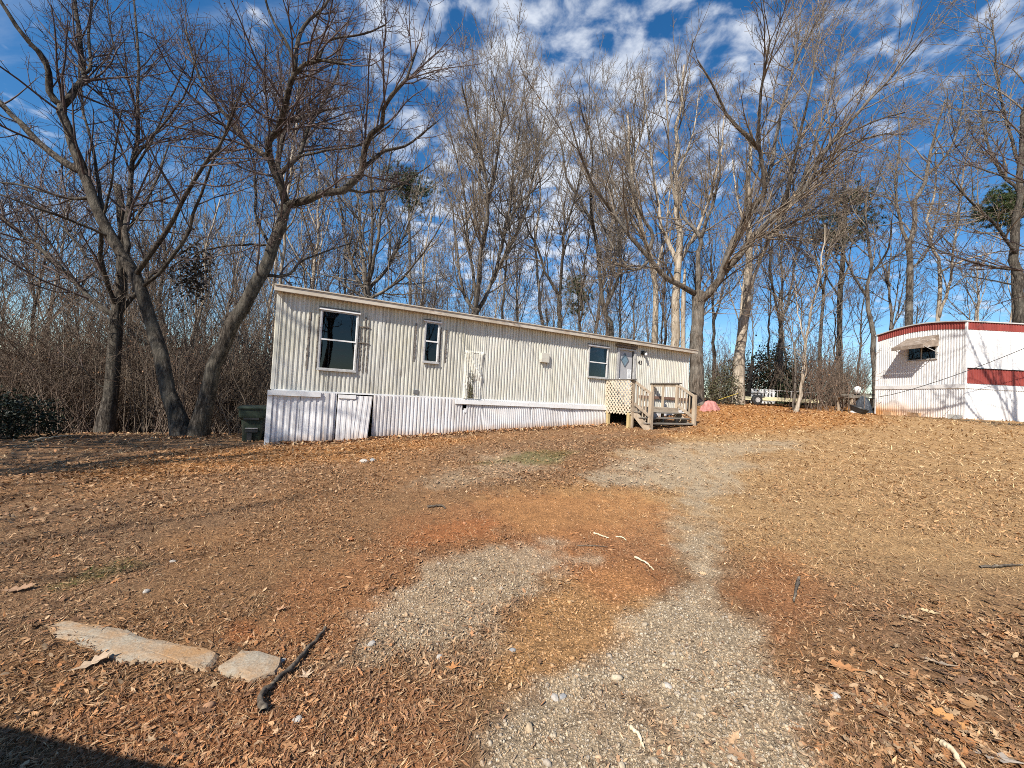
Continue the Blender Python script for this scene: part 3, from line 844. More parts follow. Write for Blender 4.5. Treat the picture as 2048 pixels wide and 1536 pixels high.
for a_, b_ in ((0.02, 1.22), (1.22, 2.44), (2.44, 3.64)):
    op = None
    endsheet(a_, b_, lambda y: zb_, None, lambda y: zt_ + arch(y), WSID, 'siding_panel', opening=(1.03, 2.17, .47, .77) if a_ < 2 else None)
endsheet(.02, 3.64, lambda y: zt_ + arch(y), None, lambda y: zr_ + arch(y), RED, 'red_band', off=.012)
for a_, b_ in ((0.02, 1.22), (1.22, 2.44), (2.44, 3.64)):
    endsheet(a_, b_, lambda y: -.35, None, lambda y: zb_ - .14, WSK, 'skirting_panel', off=.02, period=.09)
MB().box(-.055, -.02, -.04, 3.68, zb_ - .15, zb_ + .01).build('belt_trim', WHITE, h2)
MB().box(0, L2, -.055, -.02, zb_ - .15, zb_ + .01).build('belt_trim', WHITE, h2)
# long side
for i in range(11):
    a_, b_ = i * 1.2, min(L2, i * 1.2 + 1.2)
    turned(corrug(a_, b_, zb_, zt_, .1, .016, rows=2), None, 0, (0, 0)).build('siding_panel', WSID, h2)
    turned(corrug(a_, b_, zt_, zr_, .1, .016, rows=1), None, 0, (0, -.012)).build('red_band', RED, h2)
    turned(corrug(a_, b_, -.35, zb_ - .14, .09, .018, rows=2), None, 0, (0, -.02)).build('skirting_panel', WSK, h2)
turned(corrug(.05, 6.0, 1.36, 1.93, .1, .016, rows=1), None, 0, (0, -.018)).build('red_side_panel', RED, h2)
MB().box(.03, 6.0, -.05, -.02, 1.93, 1.96).build('panel_trim', DARKIN, h2)
MB().box(-.03, .03, -.03, .03, -.3, zr_).build('corner_trim', WSID, h2)
MB().box(-.03, .03, W2 - .03, W2 + .03, -.3, zr_).build('corner_trim', WSID, h2)
MB().box(0, L2, W2 - .04, W2, -.3, zr_).build('back_wall', WSID, h2)
MB().box(L2 - .04, L2, 0, W2 - .04, -.3, zr_).build('end_wall', WSID, h2)
MB().box(.5, .54, .05, W2 - .05, 0, zt_).build('inner_wall', DARKIN, h2)
rm = MB()
ns = 10
for i in range(ns):
    y0, y1 = -.06 + (W2 + .12) * i / ns, -.06 + (W2 + .12) * (i + 1) / ns
    rm.quadbox([(-.07, y0, zr_ + arch(y0) + .004), (L2, y0, zr_ + arch(y0) + .004), (L2, y1, zr_ + arch(y1) + .004), (-.07, y1, zr_ + arch(y1) + .004),
                (-.07, y0, zr_ + arch(y0) + .05), (L2, y0, zr_ + arch(y0) + .05), (L2, y1, zr_ + arch(y1) + .05), (-.07, y1, zr_ + arch(y1) + .05)])
rm.build('roof', ROOFM, h2)
# window with a slatted awning
w4 = MB()
wy0, wy1, wz0, wz1 = 1.0, 2.2, 2.37, 3.10
w4.box(-.05, 0, wy0, wy0 + .05, wz0, wz1).box(-.05, 0, wy1 - .05, wy1, wz0, wz1).box(-.05, 0, wy0 + .05, wy1 - .05, wz0, wz0 + .05).box(-.05, 0, wy0 + .05, wy1 - .05, wz1 - .05, wz1).box(-.05, 0, 1.58, 1.62, wz0 + .05, wz1 - .05)
w4 = w4.build('window', FRAME, h2)
for a_, b_ in ((wy0 + .05, 1.58), (1.62, wy1 - .05)):
    MB().box(-.03, -.025, a_ + .002, b_ - .002, wz0 + .052, wz1 - .052).build('pane', GLASSM, w4)
aw = empty('awning', (0, 0, 0)); aw.parent = h2
AWM = mat('awning_faded', (.19, .145, .11), (.34, .275, .22), 6, .8, spots=((.50, .46, .41), 5, .58, .7, (1, 1, 1)))
for k in range(9):
    t0, t1 = k / 9, (k + .82) / 9
    MB().quadbox([(-.02 - .62 * t0, .95, 3.36 - .42 * t0), (-.02 - .62 * t0, 2.25, 3.36 - .42 * t0), (-.02 - .62 * t1, 2.25, 3.36 - .42 * t1 - .02), (-.02 - .62 * t1, .95, 3.36 - .42 * t1 - .02),
                  (-.02 - .62 * t0, .95, 3.375 - .42 * t0), (-.02 - .62 * t0, 2.25, 3.375 - .42 * t0), (-.02 - .62 * t1, 2.25, 3.375 - .42 * t1 - .02), (-.02 - .62 * t1, .95, 3.375 - .42 * t1 - .02)]).build('awning_slat', AWM, aw)
MB().box(-.68, -.645, 0.93, 2.27, 2.80, 2.95).build('awning_valance', AWM, aw)
for y in (.94, 2.26):
    MB().bar((-.64, y, 2.88), (-.03, y, 2.62), .02, .02).build('awning_arm', FRAME, aw)
MB().poly([(-.02, .95, 3.34), (-.64, .95, 2.93), (-.64, .95, 2.81), (-.02, .95, 2.9)]).build('awning_cheek', AWM, aw)

# ------------------------------------------------------------------ wheeled bin
BING = mat('dark_green_plastic', (.020, .030, .020), (.035, .048, .032), 7, .5, spots=((.10, .085, .06), 5, .56, .75, (1, 1, .5)))
Pb = at(505, 888, 10.3)
bx_, by_ = Pb[0], Pb[1]
binz = g1(bx_, by_) - .01
trash = empty('wheeled_bin', (bx_, by_, binz), math.radians(24))
trash.scale = (.88, .88, .86)
tag(trash, 'dark green wheeled trash bin beside the corner of the cream home', 'trash bin')
def loft(levels, caps=True):
    m = MB(); n = len(levels[0][1])
    for z, ring in levels:
        for x, y in ring: m.v.append((x, y, z))
    for i in range(len(levels) - 1):
        for j in range(n):
            m.f.append((i * n + j, i * n + (j + 1) % n, (i + 1) * n + (j + 1) % n, (i + 1) * n + j))
    if caps:
        m.f.append(tuple(range(n))[::-1]); m.f.append(tuple((len(levels) - 1) * n + j for j in range(n)))
    return m
def rr(w, d, r=.05, oy=0):
    pts = []
    for cx_, cy_, a0 in ((w / 2 - r, d / 2 - r, 0), (-w / 2 + r, d / 2 - r, 90), (-w / 2 + r, -d / 2 + r, 180), (w / 2 - r, -d / 2 + r, 270)):
        for k in range(4):
            t = math.radians(a0 + k * 30); pts.append((cx_ + r * math.cos(t), cy_ + r * math.sin(t) + oy))
    return pts
SC = .92
loft([(0.02, rr(.46, .50)), (.5, rr(.52, .60)), (.66, rr(.54, .63)), (.74, rr(.64, .78)), (.80, rr(.66, .80)), (.98, rr(.67, .82))]).build('bin_body', BING, trash)
loft([(.985, rr(.72, .88)), (1.02, rr(.73, .89)), (1.07, rr(.66, .8, .1))]).build('bin_lid', BING, trash)
MB().box(-.16, .16, -.34, -.30, .30, .38).build('grip_recess', BLACK, trash)
MB().box(-.15, .15, -.325, -.296, .40, .43).build('catch_bar', mat('bare_steel', (.6, .6, .6), (.75, .75, .75), 20, .3, spec=.6, metal=.8), trash)
MB().box(-.10, .02, -.36, -.30, .05, .28).build('grip_recess', BLACK, trash)
MB().box(-.20, .18, -.395, -.36, .68, .73).build('front_lip', BLACK, trash)
MB().bar((-.3, .50, .97), (.3, .50, .97), .035, .035).build('handle', BING, trash)
for x in (-.27, .27):
    wh = MB().lathe([(.125, -.03), (.14, -.015), (.14, .015), (.125, .03)], c=(x, .30, .13), n=18, axis='x').build('wheel', BLACK, trash)
    MB().lathe([(.05, -.035), (.05, .035)], c=(x, .30, .13), n=12, axis='x').build('hub', BING, wh)
for k in range(3):
    MB().box(.339, .345, -.22, .02, .80 + k * .045, .815 + k * .045).build('embossed_line', mat('pale_print', (.5, .5, .45), (.6, .6, .55), 9, .6), trash)

# ------------------------------------------------------------------ blocks, tarp, junk and other small things
CONC = mat('concrete_block', (.36, .34, .30), (.50, .47, .42), 25, .9, bmp=.4, bdist=.006)
CONO = mat('clay_stained_block', (.42, .24, .12), (.58, .38, .22), 9, .9, bmp=.4, bdist=.006)
def block(x, y, rot, m, label, tilt=0):
    bm = MB(); l, w, h = .40, .20, .19
    t = .032
    bm.box(0, l, 0, t, 0, h).box(0, l, w - t, w, 0, h).box(0, t, t, w - t, 0, h).box(l - t, l, t, w - t, 0, h).box(l / 2 - t / 2, l / 2 + t / 2, t, w - t, 0, h)
    o = bm.build('concrete_block', m, bevel=.004); o.location = (x, y, g1(x, y) - .02); o.rotation_euler = (tilt, 0, rot)
    return tag(o, label, 'block', 'concrete blocks along the white home')
block(16.70, 17.15, 1.57, CONO, 'clay stained concrete block against the white skirting, farthest from the corner')
block(16.62, 16.0, 1.57, CONO, 'clay stained concrete block against the white skirting, nearer the grey block')
block(16.35, 14.55, .25, CONC, 'grey concrete block with two open cells at the corner of the white home')

def heap(n, rx, ry, h, seed):
    """draped cloth heap: dome with sharp folds"""
    V, F = [], []
    nr_, na_ = 9, 26
    for i in range(nr_ + 1):
        t = i / nr_
        for j in range(na_):
            a_ = 2 * math.pi * j / na_
            fold = 1 + .16 * math.sin(a_ * 7 + seed) * t + .10 * math.sin(a_ * 13 + 2 * seed) * t + .2 * math.sin(a_ * 2 + seed)
            hh = h * (1 - t ** 2.6) * (1 + .25 * math.sin(a_ * 2 + 1) * t) + .035 * math.sin(a_ * 9 + i * 1.7) * t
            V.append((rx * t * fold * math.cos(a_), ry * t * fold * math.sin(a_), max(-.04, hh) - .03 * t))
    for i in range(nr_):
        for j in range(na_):
            F.append((i * na_ + j, (i + 1) * na_ + j, (i + 1) * na_ + (j + 1) % na_, i * na_ + (j + 1) % na_))
    m = MB(); m.v, m.f = V, F; return m
PINK = mat('pink_tarp', (.36, .14, .12), (.52, .24, .21), 9, .65, bmp=.4, bdist=.02)
q = at(1420, 812, 16.8)
o = heap(0, .34, .28, .42, 1.3).build('pink_tarp_bundle', PINK, smooth=False); o.location = (q[0], q[1], g1(q[0], q[1]))
tag(o, 'crumpled pink tarp bundle on the leaves beyond the porch', 'tarp')
rope = mat('yellow_rope', (.55, .40, .05), (.65, .5, .1), 9, .7)
rp = [at(1437, 800, 17.4), at(1448, 796, 17.8), at(1460, 792, 18.3), at(1476, 787, 19)]
o = tube_obj('yellow_strap', rp, [.014] * 4, rope, sides=5); tag(o, 'thin yellow strap stretched from the pink tarp to a trunk', 'strap')
q = at(1714, 835, 17.3)
o = MB().lathe([(.10, 0), (.26, .03), (.33, .20), (.35, .24), (.33, .24), (.24, .06)], n=18).build('black_tub', BLACK); o.location = (q[0], q[1], g1(q[0], q[1]) + .06); o.rotation_euler = (.35, .1, .3)
tag(o, 'black rubber tub sunk among leaves near the white home', 'tub')
# flatbed trailer far back
ft = empty('flatbed_trailer', at(1512, 813, 20.3), .05); ft.location.z = g1(ft.location.x, ft.location.y)
ft.scale = (.86, .86, .86)
tag(ft, 'low cream flatbed utility trailer parked beyond the brush', 'trailer')
CREAM = mat('cream_paint', (.55, .50, .30), (.68, .62, .42), 5, .6, spots=((.3, .2, .1), 6, .6, .75, (1, 1, 1)))
MB().box(.35, 3.9, -.04, .0, .30, .52).build('side_rail', CREAM, ft)
MB().box(.35, 3.9, 1.7, 1.74, .30, .52).build('side_rail', CREAM, ft)
MB().box(.35, 3.9, 0.0, 1.7, .30, .36).build('bed', WOODG, ft)
MB().bar((-1.3, .85, .33), (.35, .85, .33), .08, .08).build('tongue', CREAM, ft)
MB().bar((.4, -.02, .93), (3.9, -.02, .93), .03, .03).build('top_rail', FRAME, ft)
for k in range(5):
    MB().bar((.42 + k * .86, -.02, .52), (.42 + k * .86, -.02, .93), .03, .03, up=(0, 1, 0)).build('rail_post', FRAME, ft)
wh = MB().lathe([(.24, -.1), (.31, -.07), (.31, .07), (.24, .1)], c=(-.05, -.12, .31), n=20, axis='y').build('wheel', BLACK, ft)
MB().lathe([(.15, -.11), (.15, .09)], c=(-.05, -.12, .31), n=14, axis='y').build('rim', FRAME, wh)
MB().box(-.5, .35, -.24, .02, .66, .70).build('fender', BLACK, ft)
# white slatted panel
q = at(1502, 803, 22.2); wp = empty('white_slatted_panel', (q[0], q[1], g1(q[0], q[1])))
tag(wp, 'small white slatted panel behind the flatbed trailer', 'panel')
for k in range(7): MB().box(k * .2, k * .2 + .12, 0, .03, .05, .85).build('slat', WHITE, wp)
MB().box(0, 1.4, .032, .06, .15, .22).box(0, 1.4, .032, .06, .65, .72).build('rail', WHITE, wp)
# wooden work frame with scrap on it
q = at(1703, 828, 19.3); tb = empty('work_frame', (q[0], q[1], g1(q[0], q[1])), .1)
tag(tb, 'rough open wooden frame table standing beside the white home', 'table')
for x, y in ((0, 0), (1.05, 0), (0, .7), (1.05, .7)): MB().box(x, x + .08, y, y + .08, -.1, .72).build('leg', WOOD, tb)
MB().box(-.15, 1.25, -.05, .85, .72, .76).build('top', WOODG, tb)
MB().box(0, 1.13, -.003, .03, .08, .16).build('stretcher', WOOD, tb)
q = at(1690, 790, 19.5); o = MB()
for k in range(5): o.bar((random.uniform(-.2, .2), .1 * k, .02 * k), (1.5 + random.uniform(-.3, .3), .1 * k + random.uniform(-.2, .2), .03 * k + random.uniform(0, .1)), .09, .03)
o = o.build('scrap_lumber', WOODG); o.location = (tb.location.x - .1, tb.location.y, tb.location.z + .79); tag(o, 'grey scrap boards piled on the wooden frame table', 'lumber')
o = MB().lathe([(.11, 0), (.14, .26), (.13, .28), (.05, .36)], n=14).build('white_jug', WHITE, smooth=True); o.location = (tb.location.x + .35, tb.location.y + .1, tb.location.z + .95)
tag(o, 'white plastic jug standing on the scrap boards', 'jug')
TARP = mat('dark_blue_grey_tarp', (.035, .042, .055), (.075, .085, .10), 6, .5, bmp=.5, bdist=.03)
o = heap(0, .32, .3, .8, 2.1).build('dark_tarp_pile', TARP); o.location = (17.1, 19.2, g1(17.1, 19.2)); tag(o, 'dark tarp heap leaning at the corner of the white home', 'tarp')
o = heap(0, .35, .25, .2, .6).build('white_sack', WHITE); o.location = (tb.location.x + .3, tb.location.y - .1, tb.location.z); tag(o, 'crumpled white plastic sack under the wooden frame table', 'sack')
q0, q1 = at(1494, 800, 22), at(1506, 722, 22)
o = tube_obj('leaning_post', [q0, (q0 + q1) / 2, q1], [.10, .09, .07], mat('charred_post', (.012, .010, .009), (.03, .027, .024), 8, .95), sides=7)
tag(o, 'dark leaning broken post beside the pale trunk', 'post')
cb = []
for t in np.linspace(0, 1, 16):
    x = 1757 + (2120 - 1757) * t; y = 794 - 128 * (t ** 1.25)
    cb.append(at(x, y, 14.6 - .9 * t))
o = tube_obj('overhead_cable', cb, [.011] * 16, BLACK, sides=4); tag(o, 'thin black cable slanting across the white home', 'cable')

# concrete kerb pieces half buried in front
SLAB = mat('old_concrete_slab', (.27, .21, .145), (.40, .35, .27), 60, .95, bmp=1.0, bdist=.006, spots=((.36, .21, .10), 5, .38, .62, (1, 1, 1)))
SLABS = []
def slab(px, label, h=.03):
    poly = world_poly(px); SLABS.append(poly)
    d2 = []
    n = len(poly)
    for i in range(n):                       # wobble the outline
        a_, b_ = poly[i], poly[(i + 1) % n]
        for t in (0, .25, .5, .75):
            p_ = a_ * (1 - t) + b_ * t
            d2.append(p_ + (np.array([fbm(p_[:1] * 9, p_[1:] * 9, 4, 2)[0], fbm(p_[:1] * 9, p_[1:] * 9, 24, 2)[0]]) - .5) * .055)
    cpt = np.mean(d2, 0); m = MB(); n = len(d2)
    for sc, z in ((1.05, -.08), (1.0, h - .014), (.965, h), (.6, h + .006), (.0, h + .008)):
        for p_ in d2:
            w_ = cpt + (p_ - cpt) * sc; m.v.append((w_[0] - cpt[0], w_[1] - cpt[1], z + float(gz(*w_, False)[0]) - float(gz(*cpt, False)[0]) + .006 * (fbm(np.array([w_[0] * 14]), np.array([w_[1] * 14]), 2, 2)[0] - .5)))
    for i in range(4):
        for j in range(n): m.f.append((i * n + j, i * n + (j + 1) % n, (i + 1) * n + (j + 1) % n, (i + 1) * n + j))
    o = m.build('concrete_slab', SLAB, smooth=False); o.location = (cpt[0], cpt[1], float(gz(*cpt, False)[0]))
    return tag(o, label, 'slab')
slab([(85, 1250), (130, 1243), (200, 1253), (300, 1280), (400, 1298), (438, 1312), (420, 1340), (340, 1332), (215, 1322), (180, 1300), (110, 1275)], 'long strip of old tan concrete half buried in the leaves', .012)
slab([(440, 1335), (475, 1305), (520, 1307), (562, 1322), (545, 1350), (500, 1366), (450, 1352)], 'rounded grey broken concrete piece beside the crooked stick', .014)
# sticks
STK = mat('stick_bark', (.045, .036, .028), (.16, .13, .10), 45, .95, bmp=.8, bdist=.006, spots=((.30, .25, .18), 9, .55, .68, (1, 1, 1)), spec=.1)
STL = mat('bleached_stick', (.55, .43, .26), (.72, .60, .42), 20, .8)
def stick(px, r, m, label, lift=.012):
    pts = []
    for i, q in enumerate(px):
        w_ = gp(*q); pts.append((w_[0], w_[1], g1(w_[0], w_[1]) + r + lift * (i % 2)))
    pts = np.array(pts); c0 = pts[0].copy()
    pts = spline(pts, 5 * len(px)) - c0
    pts[1:-1] += (R0.random((len(pts) - 2, 3)) - .5) * r * .9
    o = tube_obj('fallen_stick', pts, np.linspace(r, r * .55, len(pts)) * (1 + .5 * (R0.random(len(pts)) - .5)), m, sides=7); o.location = c0
    return tag(o, label, 'stick')
def spline(P, n):
    P = np.asarray(P, float); k = len(P)
    Q = np.vstack([2 * P[0] - P[1], P, 2 * P[-1] - P[-2]])
    t = np.linspace(0, k - 1 - 1e-6, n); i = np.floor(t).astype(int); u = (t - i)[:, None]
    p0, p1, p2, p3 = Q[i], Q[i + 1], Q[i + 2], Q[i + 3]
    return .5 * (2 * p1 + (p2 - p0) * u + (2 * p0 - 5 * p1 + 4 * p2 - p3) * u * u + (3 * p1 - p0 - 3 * p2 + p3) * u ** 3)
stick([(527, 1428), (522, 1400), (545, 1372), (590, 1330), (620, 1290), (650, 1258)], .016, STK, 'crooked dark stick lying beside the concrete pieces')
stick([(1270, 1115), (1290, 1127), (1308, 1139)], .010, STL, 'pale bleached stick in the middle of the drive')
stick([(1188, 1066), (1200, 1071), (1218, 1076)], .009, STL, 'short pale stick near the thin dark twig on the drive')
stick([(1232, 1074), (1245, 1078), (1252, 1082)], .008, STL, 'tiny pale stick right of the short pale stick')
stick([(1262, 1462), (1275, 1480), (1288, 1502)], .009, STL, 'split pale stick on the gravel at the bottom')
stick([(1598, 1158), (1592, 1185), (1588, 1208)], .013, STK, 'dark knobby stick on the dry grass right of the gravel')
stick([(1960, 1140), (2000, 1141), (2045, 1133)], .012, STK, 'grey stick lying on the grass at the right edge')
stick([(1885, 1495), (1905, 1515), (1930, 1545)], .014, STL, 'pale grey stick among oak leaves in the bottom right corner')
stick([(1155, 1090), (1180, 1093), (1215, 1094)], .006, STK, 'thin dark twig across the middle of the drive')
stick([(855, 1014), (880, 1012), (892, 1016)], .014, STK, 'short dark stick on the litter left of the drive')
stick([(60, 885), (110, 878), (150, 873)], .03, STL, 'pale fallen limb at the edge of the dark wood')
# pale stones picked out in the yard
STN = mat('pale_stone', (.33, .29, .24), (.50, .46, .41), 30, .9, bmp=.5, bdist=.006)
STD = mat('grey_stone', (.20, .20, .20), (.34, .33, .31), 30, .9, bmp=.5, bdist=.006)
import bmesh
def rock(q, r, m, label, sq=.65):
    bm = bmesh.new(); bmesh.ops.create_icosphere(bm, subdivisions=2, radius=1)
    sd = random.random() * 90
    for v in bm.verts:
        k = 1 + .5 * (fbm(np.array([v.co.x * 1.6 + sd]), np.array([v.co.y * 1.6 + v.co.z * 1.3]), 3, 2)[0] - .5)
        v.co = Vector((v.co.x * r * k * 1.2, v.co.y * r * k * .9, v.co.z * r * k * sq))
    me = bpy.data.meshes.new('stone'); bm.to_mesh(me); bm.free(); me.materials.append(m)
    o = link(bpy.data.objects.new('stone', me)); w_ = gp(*q); o.location = (w_[0], w_[1], g1(w_[0], w_[1]) + r * sq * .35); o.rotation_euler = (0, 0, random.random() * 6)
    return tag(o, label, 'stone', 'loose stones in the yard')
rock((743, 1290), .022, STN, 'white stone on the left edge of the gravel patch')
rock((565, 1316), .018, STN, 'small pale stone at the corner of the grey concrete piece')
rock((1670, 1400), .022, STN, 'white angular stone where the gravel meets the grass')
rock((879, 1317), .02, STN, 'pale stone just above the orange star leaf')
rock((1110, 1396), .02, STN, 'round whitish stone in the gravel, left one of a pair')
rock((1126, 1394), .017, STD, 'round greyish stone in the gravel, right one of a pair')
rock((292, 1190), .02, STN, 'tan stone on the litter above the concrete strip')
rock((345, 1123), .02, STN, 'pale pebble right of the small green patch')
rock((595, 1440), .02, STN, 'pale wedge stone in the red clay near the crooked stick')
rock((1025, 1303), .018, STD, 'grey pebble in the middle of the sandy drive')
rock((728, 923), .07, STN, 'pale rock on the straw in front of the cream home, left one')
rock((745, 921), .06, STD, 'greyish rock on the straw in front of the cream home, right one')
rock((1335, 1373), .02, STN, 'whitish stone at the upper end of the gravel')
# ------------------------------------------------------------------ trees
def nrm(v): return v / (np.linalg.norm(v, axis=-1, keepdims=True) + 1e-9)
def spawn(P, Rd, rng, dens, t0, ang, asd, ratio, lmin, lmax, k, rr_, rmin, wig, trop, tip=.35, endc=True):
    """grow child branches from parents P (n,m,3), Rd (n,m); returns children polylines and radii"""
    n, m, _ = P.shape
    seg = np.linalg.norm(np.diff(P, axis=1), axis=2); L = seg.sum(1)
    cnt = rng.poisson(np.maximum(L * (1 - t0) * dens, .4)) + (1 if endc else 0)
    idx = np.repeat(np.arange(n), cnt)
    N_ = len(idx)
    if N_ == 0: return np.zeros((0, k, 3)), np.zeros((0, k))
    t = t0 + (1 - t0) * rng.random(N_) ** .8
    if endc:
        first = np.cumsum(np.r_[0, cnt[:-1]]); t[first] = .995
    u = t * (m - 1); i = np.minimum(u.astype(int), m - 2); f = (u - i)[:, None]
    B = P[idx, i] * (1 - f) + P[idx, i + 1] * f
    r = Rd[idx, i] * (1 - f[:, 0]) + Rd[idx, i + 1] * f[:, 0]
    T = nrm(P[idx, i + 1] - P[idx, i])
    q = rng.normal(size=(N_, 3)); q -= (q * T).sum(1, keepdims=True) * T; q = nrm(q)
    a_ = np.radians(ang + asd * rng.normal(size=N_)); a_ = np.where(t > .99, a_ * .3, a_)[:, None]
    d = T * np.cos(a_) + q * np.sin(a_)
    ln = np.clip(L[idx] * ratio * (1.15 - .6 * t) * (.55 + .8 * rng.random(N_)), lmin, lmax)
    step = (ln / (k - 1))[:, None]
    out = np.zeros((N_, k, 3)); out[:, 0] = B
    for j in range(1, k):
        d = nrm(d + wig * rng.normal(size=(N_, 3)) + np.array([0, 0, trop]))
        out[:, j] = out[:, j - 1] + d * step
    r0 = np.maximum(np.minimum(r * rr_, ln * .0095 + rmin), rmin)
    rad_ = r0[:, None] * (1 - (1 - tip) * np.linspace(0, 1, k)[None]); rad_ = np.maximum(rad_, rmin * .8)
    return out, rad_
TREEPROF = []
def tree_meshes(guides, rng, base, bark_m, twig_m, dens=(3.0, 4.0, 5.0), rmin=.006, name='tree', trop=.05, t0=.12, skip_trunk=.45, ang=(42, 42, 45), ratio=(.42, .45, .5), lmax=(3.2, 1.5, .7), redleaf=0, gs=8):
    """guides: list of (pts(n,3), rads(n)); first is the trunk. Returns trunk mesh, crown mesh"""
    V, F, nv = [], [], 0
    GP, GR = [], []
    for gi, (p, r) in enumerate(guides):
        k = 18 if gi == 0 else 12
        P = spline(p, k); R_ = np.interp(np.linspace(0, 1, k), np.linspace(0, 1, len(r)), r)
        L = np.linalg.norm(P[-1] - P[0])
        wob = np.zeros_like(P); wob[1:-1] = rng.normal(size=(k - 2, 3)) * .003 * L
        P = P + wob
        R2 = R_ * (1 + .10 * (rng.random(k) - .5))
        if gi == 0: R2[0] *= 1.45; R2[1] *= 1.12
        tp_ = P[-1] - P[-2]; tp_ /= np.linalg.norm(tp_) + 1e-9
        t0_ = P[0] - P[1]; t0_ /= np.linalg.norm(t0_) + 1e-9
        P = np.vstack([P[0] + t0_ * R2[0] * .5, P, P[-1] + tp_ * R2[-1] * .7]); R2 = np.r_[.002 if gi else R2[0], R2, .002]
        v, f = tubes((P - base)[None], R2[None], 14 if gi == 0 else gs)
        V.append(v); F.append(f + nv); nv += len(v)
        P12 = spline(p, 12); GP.append(P12); GR.append(np.interp(np.linspace(0, 1, 12), np.linspace(0, 1, len(r)), r))
    tm = big_mesh('trunk', np.vstack(V), np.vstack(F), True); tm.materials.append(bark_m)
    GP = np.array(GP); GR = np.array(GR)
    c0, r0 = spawn(GP[:1], GR[:1], rng, dens[0] * .5, skip_trunk, ang[0], 12, ratio[0], .5, lmax[0], 6, .5, rmin * 2.2, .10, trop, endc=len(GP) == 1)
    if len(GP) > 1:
        c1, r1 = spawn(GP[1:], GR[1:], rng, dens[0], t0, ang[0], 14, ratio[0], .5, lmax[0], 6, .55, rmin * 2.2, .11, trop)
        c1 = np.vstack([c0, c1]); r1 = np.vstack([r0, r1])
    else:
        c1, r1 = c0, r0
    c2, r2 = spawn(c1, r1, rng, dens[1], .12, ang[1], 14, ratio[1], .25, lmax[1], 5, .6, rmin * 1.4, .13, trop)
    c3, r3 = spawn(c2, r2, rng, dens[2], .12, ang[2], 15, ratio[2], .16, lmax[2], 3, .7, rmin, .16, trop * .6, tip=.5)
    V, F, nv = [], [], 0
    for c_, r_, s_ in ((c1, r1, 5), (c2, r2, 4), (c3, r3, 3)):
        if len(c_) == 0: continue
        v, f = tubes(c_ - base, r_, s_); V.append(v); F.append(f + nv); nv += len(v)
    cm = big_mesh('crown', np.vstack(V), np.vstack(F), True); cm.materials.append(twig_m)
    return tm, cm, (c1, c2, c3)

def make_tree(name, label, guides, seed, bark_m, twig_m, cat='tree', group=None, **kw):
    rng = np.random.default_rng(seed)
    base = np.asarray(guides[0][0][0], float).copy()
    tm, cm, tw = tree_meshes(guides, rng, base, bark_m, twig_m, **kw)
    o = empty(name, base); tag(o, label, cat, group)
    link(bpy.data.objects.new('trunk', tm), o); link(bpy.data.objects.new('crown', cm), o)
    return o, tw, base
def photo_guides(Y0, spec, seed, depth=.45):
    """limbs traced as sight lines; each limb leans its own way in depth"""
    rng = np.random.default_rng(seed)
    out = []; dense = []
    for gi, (pts, r0, r1) in enumerate(spec):
        px = np.array(pts, float)
        if gi == 0:
            dy0, sl = 0.0, 0.0
        else:
            D = np.vstack(dense); j = np.argmin(np.hypot(D[:, 0] - px[0, 0], D[:, 1] - px[0, 1])); dy0 = D[j, 2]
            if math.hypot(D[j, 0] - px[0, 0], D[j, 1] - px[0, 1]) < 60: px[0] = D[j, :2]
            sl = rng.uniform(.35, 1.0) * rng.choice([-1, 1])
        seglen = np.r_[0, np.cumsum(np.hypot(*np.diff(px, axis=0).T))] * Y0 / F_PX
        dy = dy0 + sl * depth * seglen * (1 + .1 * rng.normal(size=len(px)))
        dy[0] = dy0
        W_ = np.array([at(x, y, Y0 + d) for (x, y), d in zip(px, dy)])
        if gi == 0:
            W_[0, 2] = g1(W_[0, 0], W_[0, 1]) - .12
        out.append((W_, np.linspace(r0, r1, len(px)) if gi else np.interp(seglen / seglen[-1], [0, .12, 1], [r0 * 1.0, r0 * .9, r1])))
        k = np.linspace(0, 1, 30); s_ = np.linspace(0, 1, len(px))
        dense.append(np.c_[np.interp(k, s_, px[:, 0]), np.interp(k, s_, px[:, 1]), np.interp(k, s_, dy)])
    return out
Tr = {}
def ptree(key, name, label, Y0, spec, seed, bm, tm, depth=.45, **kw):
    Tr[key] = make_tree(name, label, photo_guides(Y0, spec, seed, depth), seed, bm, tm, **kw)

